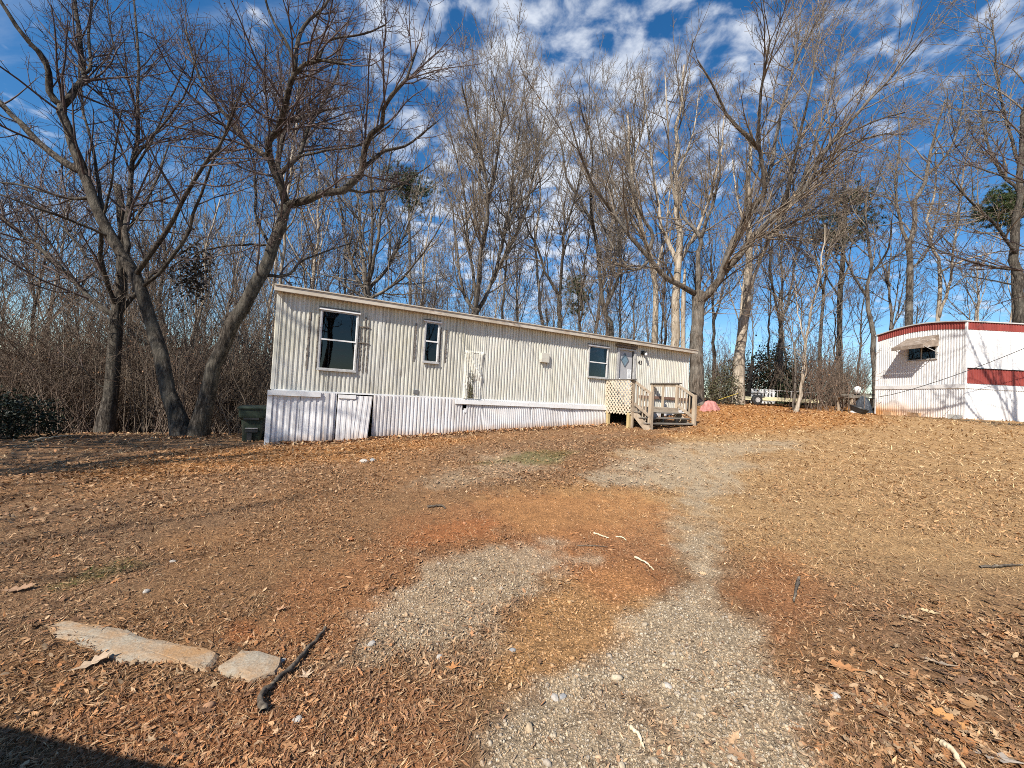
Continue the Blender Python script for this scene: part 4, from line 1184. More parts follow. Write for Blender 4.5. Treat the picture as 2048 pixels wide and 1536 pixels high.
# the double-stemmed tree left of the home
ptree('v1', 'bare_tree', 'leaning left stem of the V-shaped bare tree beside the trash bin', 11.0, [
    ([(366, 884), (340, 790), (305, 650), (272, 560), (240, 500), (205, 430), (175, 370), (155, 320), (135, 250), (124, 212)], 0.200, 0.100),
    ([(124, 212), (100, 188), (97, 150), (84, 110), (50, 75), (5, 10), (-40, -60)], 0.088, 0.032),
    ([(126, 208), (155, 172), (166, 147), (158, 70), (150, 0), (146, -80)], 0.092, 0.032),
    ([(166, 149), (180, 132), (178, 60), (190, -40)], 0.048, 0.024),
    ([(146, 352), (97, 303), (49, 255), (3, 209), (-50, 140)], 0.104, 0.056),
    ([(249, 510), (255, 458), (263, 349), (272, 249), (273, 149), (268, 0)], 0.080, 0.028),
    ([(286, 535), (332, 464), (372, 386), (415, 320), (450, 275), (485, 175)], 0.064, 0.024),
    ([(312, 575), (340, 520), (372, 469), (395, 412), (415, 346), (441, 292), (470, 200)], 0.048, 0.020),
    ([(206, 435), (198, 378), (186, 298), (166, 220), (158, 120)], 0.048, 0.024),
    ([(212, 440), (220, 380), (228, 320), (243, 220)], 0.032, 0.016),
    ([(180, 403), (140, 398), (86, 383), (23, 366), (-30, 360)], 0.048, 0.024),
    ([(200, 478), (143, 441), (72, 415), (0, 389)], 0.040, 0.020),
    ([(270, 350), (300, 290), (330, 220), (372, 130)], 0.036, 0.016),
    ([(264, 330), (315, 260), (370, 190), (395, 110)], 0.036, 0.016),
    ([(272, 225), (255, 160), (225, 80), (215, 0)], 0.032, 0.016)], 11, BK_DARK, TW_RED, dens=(2.2, 4.0, 6.0), lmax=(2.4, 1.4, .75), rmin=.0046)
ptree('v2', 'bare_tree', 'right stem of the V-shaped bare tree with crooked limbs above the home', 11.15, [
    ([(393, 884), (420, 760), (465, 650), (500, 590), (525, 545), (548, 490), (562, 440), (572, 410)], 0.216, 0.136),
    ([(572, 410), (562, 372), (545, 330), (533, 286), (556, 262), (570, 208), (584, 158), (597, 137), (633, 118), (690, 128)], 0.112, 0.032),
    ([(575, 410), (560, 360), (556, 314), (572, 250), (600, 238), (633, 224), (677, 216)], 0.096, 0.032),
    ([(584, 158), (595, 82), (614, 46), (650, 10), (680, -40)], 0.056, 0.024),
    ([(575, 412), (610, 402), (644, 388), (688, 380), (723, 347), (729, 298), (742, 268), (764, 251), (767, 219), (783, 191), (813, 159), (833, 100)], 0.112, 0.024),
    ([(723, 347), (767, 303), (813, 290), (872, 245)], 0.056, 0.020),
    ([(688, 380), (740, 385), (800, 370), (860, 330)], 0.040, 0.016),
    ([(540, 325), (507, 295), (480, 271), (440, 215), (400, 160), (372, 60)], 0.080, 0.024),
    ([(562, 350), (598, 314), (614, 262), (630, 232), (671, 164), (677, 131), (682, 60)], 0.068, 0.024),
    ([(527, 555), (560, 552), (584, 545), (602, 523), (659, 501), (705, 486)], 0.052, 0.016),
    ([(527, 490), (514, 430), (510, 351), (500, 300), (470, 230)], 0.048, 0.016),
    ([(523, 495), (470, 490), (395, 505), (340, 535)], 0.036, 0.016),
    ([(597, 137), (570, 80), (540, 30), (520, -40)], 0.040, 0.020),
    ([(600, 312), (660, 300), (720, 290), (780, 250)], 0.036, 0.016),
    ([(633, 118), (660, 80), (720, 70), (770, 50)], 0.032, 0.016)], 12, BK_DARK, TW_RED, dens=(3.4, 5.0, 6.6), lmax=(2.6, 1.4, .75), rmin=.0045)
ptree('t2', 'bare_tree', 'dark straight-trunked bare tree at the far left edge of the wood', 14.0, [
    ([(213, 872), (222, 760), (233, 640), (240, 560), (245, 500), (243, 430), (235, 370)], 0.240, 0.104),
    ([(228, 640), (180, 595), (130, 545), (75, 490), (30, 460), (-30, 405)], 0.096, 0.040),
    ([(245, 640), (290, 565), (330, 530), (400, 480)], 0.072, 0.024),
    ([(232, 610), (205, 540), (203, 470), (195, 400)], 0.080, 0.040),
    ([(195, 560), (150, 480), (90, 420), (20, 380)], 0.048, 0.024),
    ([(218, 780), (190, 765), (165, 735), (140, 720)], 0.028, 0.012),
    ([(240, 470), (290, 410), (320, 340), (340, 280)], 0.048, 0.024),
    ([(70, 490), (76, 440), (88, 410), (68, 385), (62, 400)], 0.028, 0.016)], 13, BK_DARK, TW_RED, dens=(2.2, 3.6, 5.0), rmin=.006)
# trees behind the home, left to right
G_BACK = None
ptree('b0', 'bare_tree', 'slim pale bare trunk just left of the home roof corner', 17.5, [
    ([(556, 800), (560, 560), (572, 450), (578, 380), (590, 260), (596, 180)], 0.095, 0.040),
    ([(574, 470), (590, 430), (600, 350), (620, 260)], 0.043, 0.016), ([(566, 520), (552, 470), (545, 400)], 0.043, 0.016)], 14, BK_PALE, TW_GREY, dens=(2.4, 3.4, 4.2), rmin=.008)
ptree('b1', 'bare_tree', 'vase-shaped bare tree rising behind the left part of the home', 19.0, [
    ([(733, 830), (734, 600), (733, 570)], 0.224, 0.160),
    ([(733, 590), (708, 540), (690, 470), (676, 400), (650, 300)], 0.103, 0.028), ([(732, 580), (722, 500), (716, 400), (700, 260)], 0.103, 0.028),
    ([(736, 580), (752, 500), (765, 400), (786, 290)], 0.103, 0.028), ([(738, 585), (782, 525), (822, 430), (850, 330)], 0.095, 0.024),
    ([(742, 600), (800, 560), (850, 500), (895, 430)], 0.077, 0.024), ([(730, 600), (690, 570), (655, 530), (620, 500)], 0.060, 0.016),
    ([(740, 560), (745, 460), (742, 360), (750, 240)], 0.086, 0.024)], 15, BK_GREY, TW_GREY, dens=(2.3, 3.5, 4.4), rmin=.0065, trop=.12)
ptree('b2', 'bare_tree', 'tall vase-shaped bare tree behind the middle of the home', 20.0, [
    ([(948, 840), (950, 640), (952, 620)], 0.258, 0.192),
    ([(953, 625), (957, 560), (973, 433), (996, 292), (1010, 170)], 0.129, 0.028), ([(950, 630), (925, 580), (914, 501), (905, 420), (880, 330)], 0.095, 0.024),
    ([(962, 630), (991, 547), (1019, 433), (1069, 378), (1119, 300)], 0.112, 0.024), ([(968, 500), (976, 424), (965, 319), (937, 228), (923, 165)], 0.095, 0.024),
    ([(985, 560), (1046, 433), (1073, 319), (1096, 200)], 0.095, 0.024), ([(973, 430), (960, 340), (975, 240), (970, 150)], 0.069, 0.024),
    ([(1000, 510), (1020, 400), (1035, 290), (1050, 160)], 0.086, 0.024), ([(952, 600), (935, 480), (925, 360), (890, 240)], 0.086, 0.024)], 16, BK_GREY, TW_TAN, dens=(2.6, 3.8, 4.6), rmin=.0062, trop=.16, lmax=(3.0, 1.5, .8))
ptree('b3', 'bare_tree', 'small gnarled forked bare tree behind the home, right of the tall vase', 21.0, [
    ([(1122, 830), (1119, 652), (1119, 592)], 0.172, 0.120),
    ([(1119, 592), (1092, 547), (1073, 492), (1055, 456), (1040, 380)], 0.086, 0.024), ([(1119, 595), (1126, 501), (1130, 460), (1150, 400), (1170, 300)], 0.086, 0.024),
    ([(1125, 520), (1140, 470), (1175, 430)], 0.052, 0.016)], 17, BK_DARK, TW_GREY, dens=(2.2, 3.4, 4.2), rmin=.0065)
ptree('b4', 'bare_tree', 'dark bare tree with crooked stems behind the right window of the home', 21.0, [
    ([(1226, 840), (1224, 674), (1206, 615), (1192, 478), (1165, 410), (1133, 351), (1120, 280)], 0.172, 0.040),
    ([(1210, 620), (1240, 540), (1228, 410), (1210, 319), (1187, 182)], 0.103, 0.028), ([(1195, 500), (1180, 400), (1185, 300), (1160, 210)], 0.077, 0.024),
    ([(1230, 440), (1262, 360), (1270, 270), (1265, 200)], 0.069, 0.024)], 18, BK_DARK, TW_GREY, dens=(2.2, 3.4, 4.2), rmin=.0065, trop=.12)
ptree('b5', 'bare_tree', 'pale bare trunk with a curved neck behind the home door', 23.0, [
    ([(1306, 840), (1308, 683), (1310, 583), (1297, 501), (1275, 430), (1262, 330), (1255, 230)], 0.224, 0.048),
    ([(1305, 560), (1330, 480), (1340, 390), (1352, 280)], 0.086, 0.024), ([(1290, 480), (1262, 440), (1230, 380), (1210, 280)], 0.077, 0.024),
    ([(1262, 340), (1285, 260), (1290, 180)], 0.060, 0.024)], 19, BK_PALE, TW_TAN, dens=(2.2, 3.4, 4.2), rmin=.0065, trop=.12)
ptree('b6', 'bare_tree', 'thick pale mottled trunk rising behind the right end of the home', 21.5, [
    ([(1348, 830), (1349, 692), (1354, 570), (1354, 410), (1356, 273), (1368, 130)], 0.284, 0.048),
    ([(1352, 540), (1338, 485), (1322, 447), (1315, 392), (1300, 300), (1290, 200)], 0.129, 0.032), ([(1360, 540), (1383, 478), (1411, 419), (1438, 319), (1450, 220)], 0.112, 0.032),
    ([(1355, 420), (1340, 330), (1335, 220), (1330, 150)], 0.077, 0.024), ([(1357, 360), (1385, 270), (1400, 180)], 0.069, 0.024)], 20, BK_PALE, TW_TAN, dens=(2.2, 3.4, 4.2), rmin=.0065, trop=.14)
o = tube_obj('broken_snag', [at(1366, 720, 21.2), at(1366, 640, 21.2), at(1367, 588, 21.2), at(1370, 538, 21.2)], [.13, .12, .11, .06], BK_PALE, sides=9)
tag(o, 'short pale splintered snag beside the thick mottled trunk', 'snag')
ptree('oak', 'bare_tree', 'broad dark oak with huge spreading limbs right of the cream home', 18.6, [
    ([(1392, 800), (1393, 740), (1393, 673), (1396, 610), (1397, 585)], 0.344, 0.264),
    ([(1392, 592), (1350, 564), (1328, 553), (1300, 520), (1273, 487), (1246, 455), (1210, 405), (1170, 330), (1140, 240)], 0.135, 0.028),
    ([(1290, 505), (1307, 474), (1289, 441), (1270, 400), (1258, 320), (1245, 230)], 0.095, 0.024),
    ([(1396, 585), (1396, 509), (1402, 479), (1385, 455), (1371, 440), (1358, 410), (1365, 330)], 0.129, 0.028),
    ([(1402, 479), (1415, 435), (1426, 408), (1440, 340), (1436, 240)], 0.095, 0.024),
    ([(1400, 605), (1418, 589), (1440, 558), (1451, 526), (1464, 490), (1483, 455), (1516, 405), (1530, 385), (1524, 340), (1516, 280), (1523, 182), (1540, 80)], 0.206, 0.032),
    ([(1516, 300), (1487, 265), (1459, 237), (1427, 173), (1395, 120)], 0.095, 0.024),
    ([(1530, 385), (1545, 320), (1560, 230), (1590, 120), (1600, 20)], 0.095, 0.024),
    ([(1445, 556), (1481, 509), (1500, 482), (1530, 449), (1563, 419), (1600, 380), (1630, 325), (1719, 219), (1765, 173), (1845, 80)], 0.155, 0.024),
    ([(1490, 482), (1519, 472), (1563, 459), (1628, 420), (1696, 378), (1775, 395)], 0.086, 0.020),
    ([(1537, 445), (1605, 387), (1655, 296), (1719, 255), (1810, 225)], 0.086, 0.020),
    ([(1600, 385), (1625, 300), (1660, 190), (1690, 60)], 0.077, 0.020),
    ([(1560, 420), (1585, 330), (1615, 200), (1640, 60)], 0.077, 0.020),
    ([(1630, 325), (1700, 290), (1760, 270), (1820, 270)], 0.052, 0.016),
    ([(1300, 522), (1270, 540), (1235, 510), (1200, 440), (1180, 380)], 0.069, 0.020),
    ([(1400, 640), (1430, 610), (1480, 560), (1500, 500)], 0.043, 0.016)], 21, BK_GREY, TW_TAN, depth=.4, dens=(2.2, 3.4, 4.6), rmin=.006, trop=.07, lmax=(3.4, 1.6, .8), ang=(34, 36, 40))
ptree('r1', 'bare_tree', 'straight pale trunk with dark scars right of the broad oak', 20.5, [
    ([(1475, 800), (1483, 687), (1489, 632), (1497, 591), (1497, 537), (1494, 468), (1498, 380), (1500, 280)], 0.267, 0.072),
    ([(1500, 585), (1519, 523), (1545, 470), (1570, 400), (1590, 310)], 0.103, 0.024), ([(1496, 470), (1475, 400), (1465, 320)], 0.069, 0.024),
    ([(1499, 400), (1520, 330), (1530, 260)], 0.060, 0.024)], 22, BK_PALE, TW_GREY, dens=(2.2, 3.4, 4.2), rmin=.0065, trop=.1)
ptree('r2', 'bare_tree', 'slim forked bare tree behind the evergreen bush', 24.0, [
    ([(1558, 800), (1562, 695), (1561, 650)], 0.163, 0.112),
    ([(1561, 660), (1550, 600), (1540, 540), (1545, 470), (1535, 400)], 0.077, 0.024), ([(1562, 650), (1580, 590), (1590, 520), (1610, 440), (1615, 360)], 0.086, 0.024),
    ([(1575, 600), (1600, 560), (1625, 490)], 0.052, 0.016)], 23, BK_GREY, TW_GREY, dens=(2.2, 3.4, 4.2), rmin=.00655)
ptree('r3', 'sapling', 'slender leaning sapling with pale bark in front of the flatbed trailer', 16.6, [
    ([(1588, 830), (1600, 793), (1604, 757), (1609, 720), (1618, 640), (1640, 540), (1650, 450)], 0.073, 0.016),
    ([(1602, 775), (1613, 740), (1610, 722), (1612, 700)], 0.030, 0.012), ([(1612, 690), (1595, 620), (1590, 550)], 0.030, 0.012)], 24, BK_PALE, TW_TAN, dens=(3, 4, 4.5), rmin=.007)
ptree('r4', 'sapling', 'thin upright sapling just left of the leaning one', 17.2, [
    ([(1588, 812), (1588, 793), (1591, 735), (1590, 690), (1604, 655), (1600, 580)], 0.052, 0.012),
    ([(1590, 700), (1580, 660), (1565, 620)], 0.026, 0.010)], 25, BK_GREY, TW_TAN, dens=(3, 4, 4.5), rmin=.007)
ptree('r5', 'bare_tree', 'bare tree with twin upper stems behind the white home roof', 23.0, [
    ([(1816, 830), (1817, 652), (1819, 524), (1826, 456), (1849, 351), (1869, 273), (1890, 200)], 0.232, 0.040),
    ([(1822, 500), (1800, 440), (1790, 370), (1800, 290), (1795, 220)], 0.095, 0.024), ([(1852, 350), (1900, 300), (1920, 230), (1930, 150)], 0.077, 0.024),
    ([(1819, 540), (1850, 510), (1870, 450), (1880, 380)], 0.069, 0.024)], 26, BK_GREY, TW_GREY, dens=(1.9, 2.8, 3.6), rmin=.008, trop=.06)
ptree('r6', 'bare_tree', 'pale bare tree with a kinked stem behind the white home', 24.0, [
    ([(1880, 830), (1878, 638), (1883, 547), (1865, 490), (1856, 433), (1870, 370), (1872, 300)], 0.146, 0.032),
    ([(1881, 640), (1895, 580), (1906, 524), (1919, 387), (1935, 300)], 0.086, 0.024), ([(1886, 545), (1930, 520), (1990, 505), (2040, 500)], 0.060, 0.016)], 27, BK_PALE, TW_GREY, dens=(1.9, 2.8, 3.6), rmin=.008)
ptree('r7', 'bare_tree', 'dense dark bare tree at the right edge behind the white home', 21.5, [
    ([(2040, 830), (2038, 647), (2033, 501), (2043, 319), (2055, 150)], 0.275, 0.064),
    ([(2035, 520), (1990, 450), (1940, 400), (1900, 360)], 0.086, 0.024), ([(2040, 400), (1995, 330), (1965, 250), (1960, 180)], 0.086, 0.024),
    ([(2044, 330), (2010, 230), (1990, 120), (1985, 40)], 0.077, 0.024), ([(2040, 450), (2090, 380), (2120, 300)], 0.086, 0.024), ([(2036, 580), (1980, 560), (1920, 550)], 0.052, 0.016)], 28, BK_DARK, TW_TAN, dens=(2.2, 3.2, 4), rmin=.008)
ptree('r8', 'bare_tree', 'thin bare trunk between the two pines', 27.0, [
    ([(1640, 820), (1640, 690), (1650, 560), (1655, 460), (1665, 360)], 0.138, 0.032), ([(1648, 580), (1630, 510), (1625, 430)], 0.069, 0.024), ([(1652, 520), (1680, 450), (1700, 380)], 0.060, 0.024)], 29, BK_GREY, TW_GREY, dens=(1.7, 2.6, 3.4), rmin=.009)
ptree('r9', 'bare_tree', 'bare tree with thin drooping limbs left of the white home', 22.0, [
    ([(1752, 820), (1748, 690), (1735, 600), (1742, 520), (1730, 440), (1740, 360)], 0.155, 0.032), ([(1738, 600), (1700, 540), (1680, 480)], 0.069, 0.024), ([(1740, 560), (1775, 500), (1785, 430)], 0.060, 0.024)], 30, BK_GREY, TW_TAN, dens=(2.2, 3.2, 4), rmin=.008)
# the tree just outside the right edge whose limbs reach in at the top
rg = np.random.default_rng(5)
bb = np.array([15.2, 8.2, g1(15.2, 8.2) - .1])
gl_ = [(np.array([bb, bb + [0, .1, 3], bb + [-.1, .2, 6.5], bb + [-.3, .2, 9.5]]), np.array([.19, .15, .10, .05]))]
for d_, l_, h_ in (((-1, .25), 3.6, 6.5), ((-.6, .8), 4, 7.2), ((-.9, -.5), 4, 7.5), ((.6, .7), 4, 6), ((.8, -.5), 4.2, 6.5), ((-.4, .4), 3.5, 8.8), ((-.7, 1.2), 3.6, 5.2)):
    s0_ = bb + np.array([0, .1, h_ - 1.5]); dd = np.array([d_[0], d_[1], 0])
    gl_.append((np.array([s0_, s0_ + dd * l_ * .33 + [0, 0, .7], s0_ + dd * l_ * .66 + [0, 0, 1.3], s0_ + dd * l_ + [0, 0, 2.6]]), np.array([.055, .042, .03, .012])))
make_tree('bare_tree', 'bare tree whose twiggy limbs reach in at the top right corner', gl_, 31, BK_DARK, TW_RED, dens=(2.2, 3.2, 4.2), rmin=.005)
# yard tree behind and left of the viewer: its crown shadows the home
def wild_tree(base, h, r, seed, n=9, spread=.35):
    rng = np.random.default_rng(seed); base = np.asarray(base, float)
    lean = rng.normal(size=2) * .04
    tr = [base + np.array([lean[0] * z, lean[1] * z, z]) + np.r_[rng.normal(size=2) * .12, 0] * (z > 0) for z in np.linspace(0, h * .8, 6)]
    g_ = [(np.array(tr), np.linspace(r, r * .28, 6))]
    for k in range(n):
        t = rng.uniform(.35, .97); u = t * 5; i = min(int(u), 4); b_ = tr[i] * (1 - u + i) + tr[i + 1] * (u - i)
        a_ = k * 2.4 + rng.uniform(-.5, .5); L = h * (.48 - .25 * t) * rng.uniform(.8, 1.2); sp = spread * rng.uniform(.7, 1.4)
        d_ = np.array([math.cos(a_), math.sin(a_), 0])
        g_.append((np.array([b_, b_ + d_ * L * sp * .5 + [0, 0, L * .3], b_ + d_ * L * sp * .85 + [0, 0, L * .65], b_ + d_ * L * sp * 1.1 + [0, 0, L]]), np.linspace(r * .42 * (1.1 - t * .6), r * .07, 4)))
    return g_
make_tree('bare_tree', 'bare yard tree standing out of view, left of the viewer', wild_tree((-13.5, -4.5, g1(-13.5, -4.5) - .1), 16, .32, 41, 10, .5), 41, BK_DARK, TW_RED, rmin=.010, dens=(1.2, 1.7, 1.8))
make_tree('bare_tree', 'bare yard tree standing out of view beyond the left edge', wild_tree((-15.6, 1.2, g1(-15.6, 1.2) - .1), 15, .34, 43, 14, .6), 43, BK_DARK, TW_RED, rmin=.016, dens=(2.4, 3.0, 3.0))
make_tree('bare_tree', 'bare yard tree standing out of view, behind the viewer', wild_tree((11, -15, g1(11, -15) - .1), 15, .36, 42, 10, .55), 42, BK_DARK, TW_RED, rmin=.012, dens=(1.6, 2, 2))

# clinging dead leaves as small bent quads
def leaf_cloud(P, size, rng, cols, name, parent, base, m=None):
    n = len(P); s = size * (.6 + .8 * rng.random(n))
    a_ = nrm(rng.normal(size=(n, 3))); b_ = nrm(np.cross(a_, rng.normal(size=(n, 3))))
    V = np.stack([P - a_ * s[:, None], P + b_ * s[:, None] * .55, P + a_ * s[:, None], P - b_ * s[:, None] * .55], 1).reshape(-1, 3) - base
    F = np.arange(4 * n).reshape(-1, 4)
    c_ = np.asarray(cols)[rng.integers(0, len(cols), n)] * (.7 + .6 * rng.random((n, 1)))
    me = big_mesh(name, V, F, False, np.repeat(c_, 4, 0)); me.materials.append(m or LEAFM)
    return link(bpy.data.objects.new(name, me), parent)
DEADC = [(.20, .09, .045), (.26, .13, .07), (.15, .07, .04), (.30, .17, .09)]
def cling(key, frac, size, seed, cols=DEADC, lim=None):
    o, tw, base = Tr[key]; rng = np.random.default_rng(seed)
    tips = tw[2][:, -1]; k = rng.random(len(tips)) < frac
    leaf_cloud(tips[k], size, rng, cols, 'dead_leaves', o, base)
cling('v1', .10, .022, 1); cling('v2', .22, .018, 2, [(.20, .075, .06), (.16, .06, .05), (.24, .11, .08)]); cling('oak', .05, .04, 3, [(.45, .32, .18), (.34, .21, .11)]); cling('r6', .08, .05, 4, [(.55, .45, .30)]); cling('r9', .1, .04, 5)
# dark hanging clump of withered leaves on the left tree
rng = np.random.default_rng(66)
cc_ = at(386, 545, 11.6)
pts_ = cc_ + rng.normal(size=(700, 3)) * np.array([.22, .22, .45])
leaf_cloud(pts_, .055, rng, [(.025, .022, .018), (.04, .032, .024)], 'withered_clump', Tr['v1'][0], Tr['v1'][2])['kind'] = 'stuff'

# ---- background wood: a few grown kinds, set out one by one
def copy_tree(src, loc, rz, sc, label, group):
    c_ = src.copy(); COL.objects.link(c_)
    c_.location = loc; c_.rotation_euler = (0, 0, rz); c_.scale = (sc, sc, sc * random.uniform(.9, 1.15))
    for ch in src.children:
        d = ch.copy(); COL.objects.link(d); d.parent = c_; d.matrix_parent_inverse = Matrix()
    tag(c_, label, 'tree', group)
    return c_
FAR = [(-18, 24.5), (-26.5, 26), (-21, 28.5), (-33, 33.5), (-15, 31), (-38, 37), (-28, 36), (-19, 34), (-24, 40), (-42, 42), (-12.5, 41), (-29, 44), (-37, 50), (-48, 44), (-20, 43), (-16, 49), (-26, 52), (-53, 55), (-34, 25), (-40, 27), (-21, 32), (-25, 36), (-33, 38), (-45, 46), (-17, 40), (-24, 45), (-33, 50), (-11, 46), (-55, 40), (-36, 29), (-30, 29), (-13.5, 29), (-15.5, 19), (-19.5, 22), (-24, 19.5), (-12, 23), (-29, 25), (-36, 24), (-17, 27), (-23, 29), (-10.5, 28), (-42, 30), (-31, 33), (-14, 34), (-20, 37), (-8, 33), (-48, 38), (-27, 41), (-36, 45),
       (-16, 44), (-9, 41), (-52, 48), (-22, 50), (-42, 55), (-30, 56), (-12, 54), (-5.5, 24.5), (-3.6, 28), (-6.5, 36), (-3, 33), (-1, 26), (.8, 30), (1.8, 24.8), (2.4, 35), (4.4, 27), (5.6, 31), (6.2, 25.5), (7.6, 29), (8.4, 35), (9.4, 26),
       (4, 40), (0, 42), (10.8, 31), (12, 27.5), (13, 36), (15, 30), (16.5, 26), (18, 34), (19.5, 29), (21.5, 25.5), (23, 33), (26, 28), (28.5, 35), (31, 27), (25, 42), (34, 38), (38, 30), (14, 44), (20, 48), (8, 48), (30, 50), (42, 42), (-33, 19), (-27, 15.5), (-46, 24)]
protos = []
for k in range(6):
    bm_, tm_ = ((BK_GREY, TW_GREY), (BK_DARK, TW_RED), (BK_PALE, TW_TAN))[k % 3]
    rng = np.random.default_rng(100 + k)
    g_ = wild_tree((0, 0, 0), 15 + 2 * (k % 3), .115 + .03 * (k % 2), 200 + k, 8, .22 + .06 * (k % 3))
    o, tw, b_ = make_tree('wood_tree', 'x', g_, 300 + k, bm_, tm_, dens=(1.4, 2.2, 2.4), rmin=.009, trop=.12, gs=6, lmax=(3, 1.6, .9))
    protos.append(o)
for i, (x, y) in enumerate(FAR):
    x += random.uniform(-.8, .8); y += random.uniform(-.8, .8)
    lab, grp = (('slim bare tree standing in the dark wood left of the home', 'trees of the left wood') if x < -8 else
                ('slim bare tree in the row of woods behind the cream home', 'trees behind the cream home') if x < 9.5 else
                ('slim bare tree in the woods behind the white home and brush', 'trees of the right wood'))
    lab = lab.replace('slim bare tree', 'slim ' + ('grey', 'dark', 'pale')[i % 3] + '-barked bare tree')
    loc = (x, y, g1(x, y) - .1); rz = random.uniform(0, 6.28); sc = random.uniform(.72, 1.12)
    if i < 6:
        p_ = protos[i]; p_.location = loc; p_.rotation_euler = (0, 0, rz); p_.scale = (sc,) * 3; tag(p_, lab, 'tree', grp)
    else:
        copy_tree(protos[i % 6], loc, rz, sc, lab, grp)
for i in range(16):
    x = -20 + 3.6 * i + random.uniform(-1, 1); y = random.uniform(-38, -24)
    copy_tree(protos[i % 6], (x, y, g1(x, y) - .1), random.uniform(0, 6.28), random.uniform(.9, 1.2), 'bare tree of the wood out of view behind the viewer', 'trees behind the viewer')
# pines: straight trunk, tufts of needles in the upper crown
NEED = [(.045, .068, .022), (.065, .090, .028), (.085, .105, .035), (.03, .048, .018)]
def pine(px, Y0, crown, r, seed, label, n=26):
    rng = np.random.default_rng(seed)
    tp = np.array([at(x, y, Y0) for x, y in px]); tp[0, 2] = g1(tp[0, 0], tp[0, 1]) - .1
    cx0, cy0, cw, ch = crown
    cpos = at(cx0, cy0, Y0); sx_ = cw * Y0 / F_PX / 2; sz_ = ch * Y0 / F_PX / 2
    o = empty('pine_tree', tp[0]); tag(o, label, 'pine tree')
    v, f = tubes((spline(tp, 12) - tp[0])[None], np.linspace(r, r * .35, 12)[None], 9); me = big_mesh('trunk', v, f, True); me.materials.append(BK_GREY); link(bpy.data.objects.new('trunk', me), o)
    limbs, tufts = [], []
    for k in range(n):
        z = cpos[2] + sz_ * rng.uniform(-1, 1); t = np.clip((z - tp[0, 2]) / (tp[-1, 2] - tp[0, 2]), 0, 1); b_ = spline(tp, 60)[int(t * 59)]
        a_ = rng.uniform(0, 6.28); L = sx_ * math.sqrt(max(.08, 1 - ((z - cpos[2]) / sz_) ** 2)) * rng.uniform(.6, 1.1)
        d_ = np.array([math.cos(a_), math.sin(a_), rng.uniform(-.15, .35)])
        pl = np.array([b_, b_ + d_ * L * .5, b_ + d_ * L * .8 + [0, 0, .1], b_ + d_ * L]) ; limbs.append(pl)
        for q in range(14):
            u = rng.uniform(.2, 1.05); tufts.append(b_ + d_ * L * u + rng.normal(size=3) * [.34, .34, .28])
    v, f = tubes(np.array(limbs) - tp[0], np.repeat(np.linspace(.05, .015, 4)[None], n, 0), 4); me = big_mesh('limbs', v, f, True); me.materials.append(BK_DARK); link(bpy.data.objects.new('limbs', me), o)
    T_ = np.array(tufts); nn = 30
    P = np.repeat(T_, nn, 0); d_ = nrm(rng.normal(size=P.shape) + [0, 0, .35]); L = .20 + .14 * rng.random((len(P), 1)); w_ = nrm(np.cross(d_, rng.normal(size=P.shape))) * .016
    V = np.stack([P - w_, P + w_, P + d_ * L], 1).reshape(-1, 3) - tp[0]; c_ = np.asarray(NEED)[rng.integers(0, 4, len(P))] * (.7 + .6 * rng.random((len(P), 1)))
    me = big_mesh('needles', V, np.arange(len(V)).reshape(-1, 3), False, np.repeat(c_, 3, 0)); me.materials.append(LEAFM); link(bpy.data.objects.new('needles', me), o)
pine([(1678, 830), (1680, 620), (1686, 500), (1694, 400)], 29, (1688, 455, 165, 150), .20, 71, 'pine tree with a dark green crown right of the broad oak', 40)
pine([(2036, 830), (2030, 600), (2024, 450), (2020, 380)], 27, (1996, 455, 150, 140), .20, 72, 'pine tree with a dark green crown at the right edge', 40)
pine([(822, 800), (820, 560), (818, 420), (816, 350)], 33, (818, 420, 120, 160), .16, 73, 'pine tree showing green through twigs left of the tall vase tree', 32)
pine([(1160, 800), (1158, 640), (1155, 560)], 36, (1160, 605, 70, 110), .12, 74, 'small distant pine behind the right half of the home', 18)

# ---- bare shrubs of the thickets
def shrub_mesh(seed, n, h, sp, lean=0.25):
    rng = np.random.default_rng(seed)
    b_ = np.c_[rng.normal(size=(n, 2)) * sp, np.full(n, -.15)]
    d = nrm(np.c_[rng.normal(size=(n, 2)) * lean, np.ones(n)]); L = h * (.45 + .7 * rng.random(n)); k = 6
    P = np.zeros((n, k, 3)); P[:, 0] = b_
    for j in range(1, k):
        d = nrm(d + rng.normal(size=(n, 3)) * .09); P[:, j] = P[:, j - 1] + d * (L / (k - 1))[:, None]
    R_ = (.010 + .012 * rng.random(n))[:, None] * np.linspace(1, .4, k)[None]
    c1, r1 = spawn(P, R_, rng, 2.0, .12, 38, 14, .38, .3, 1.6, 4, .7, .0075, .12, .06)
    c2, r2 = spawn(c1, r1, rng, 2.2, .1, 45, 15, .5, .15, .8, 3, .8, .0065, .15, .03, tip=.6)
    V, F, nv = [], [], 0
    for c_, r_, s_ in ((P, R_, 4), (c1, r1, 3), (c2, r2, 3)):
        v, f = tubes(c_, r_, s_); V.append(v); F.append(f + nv); nv += len(v)
    return np.vstack(V), np.vstack(F), c2
SHB = mat('brush_stems', (.10, .075, .055), (.25, .195, .145), 2.5, .9)
SHR = mat('brush_stems_red', (.085, .06, .045), (.24, .175, .13), 2.5, .9)
SH = []
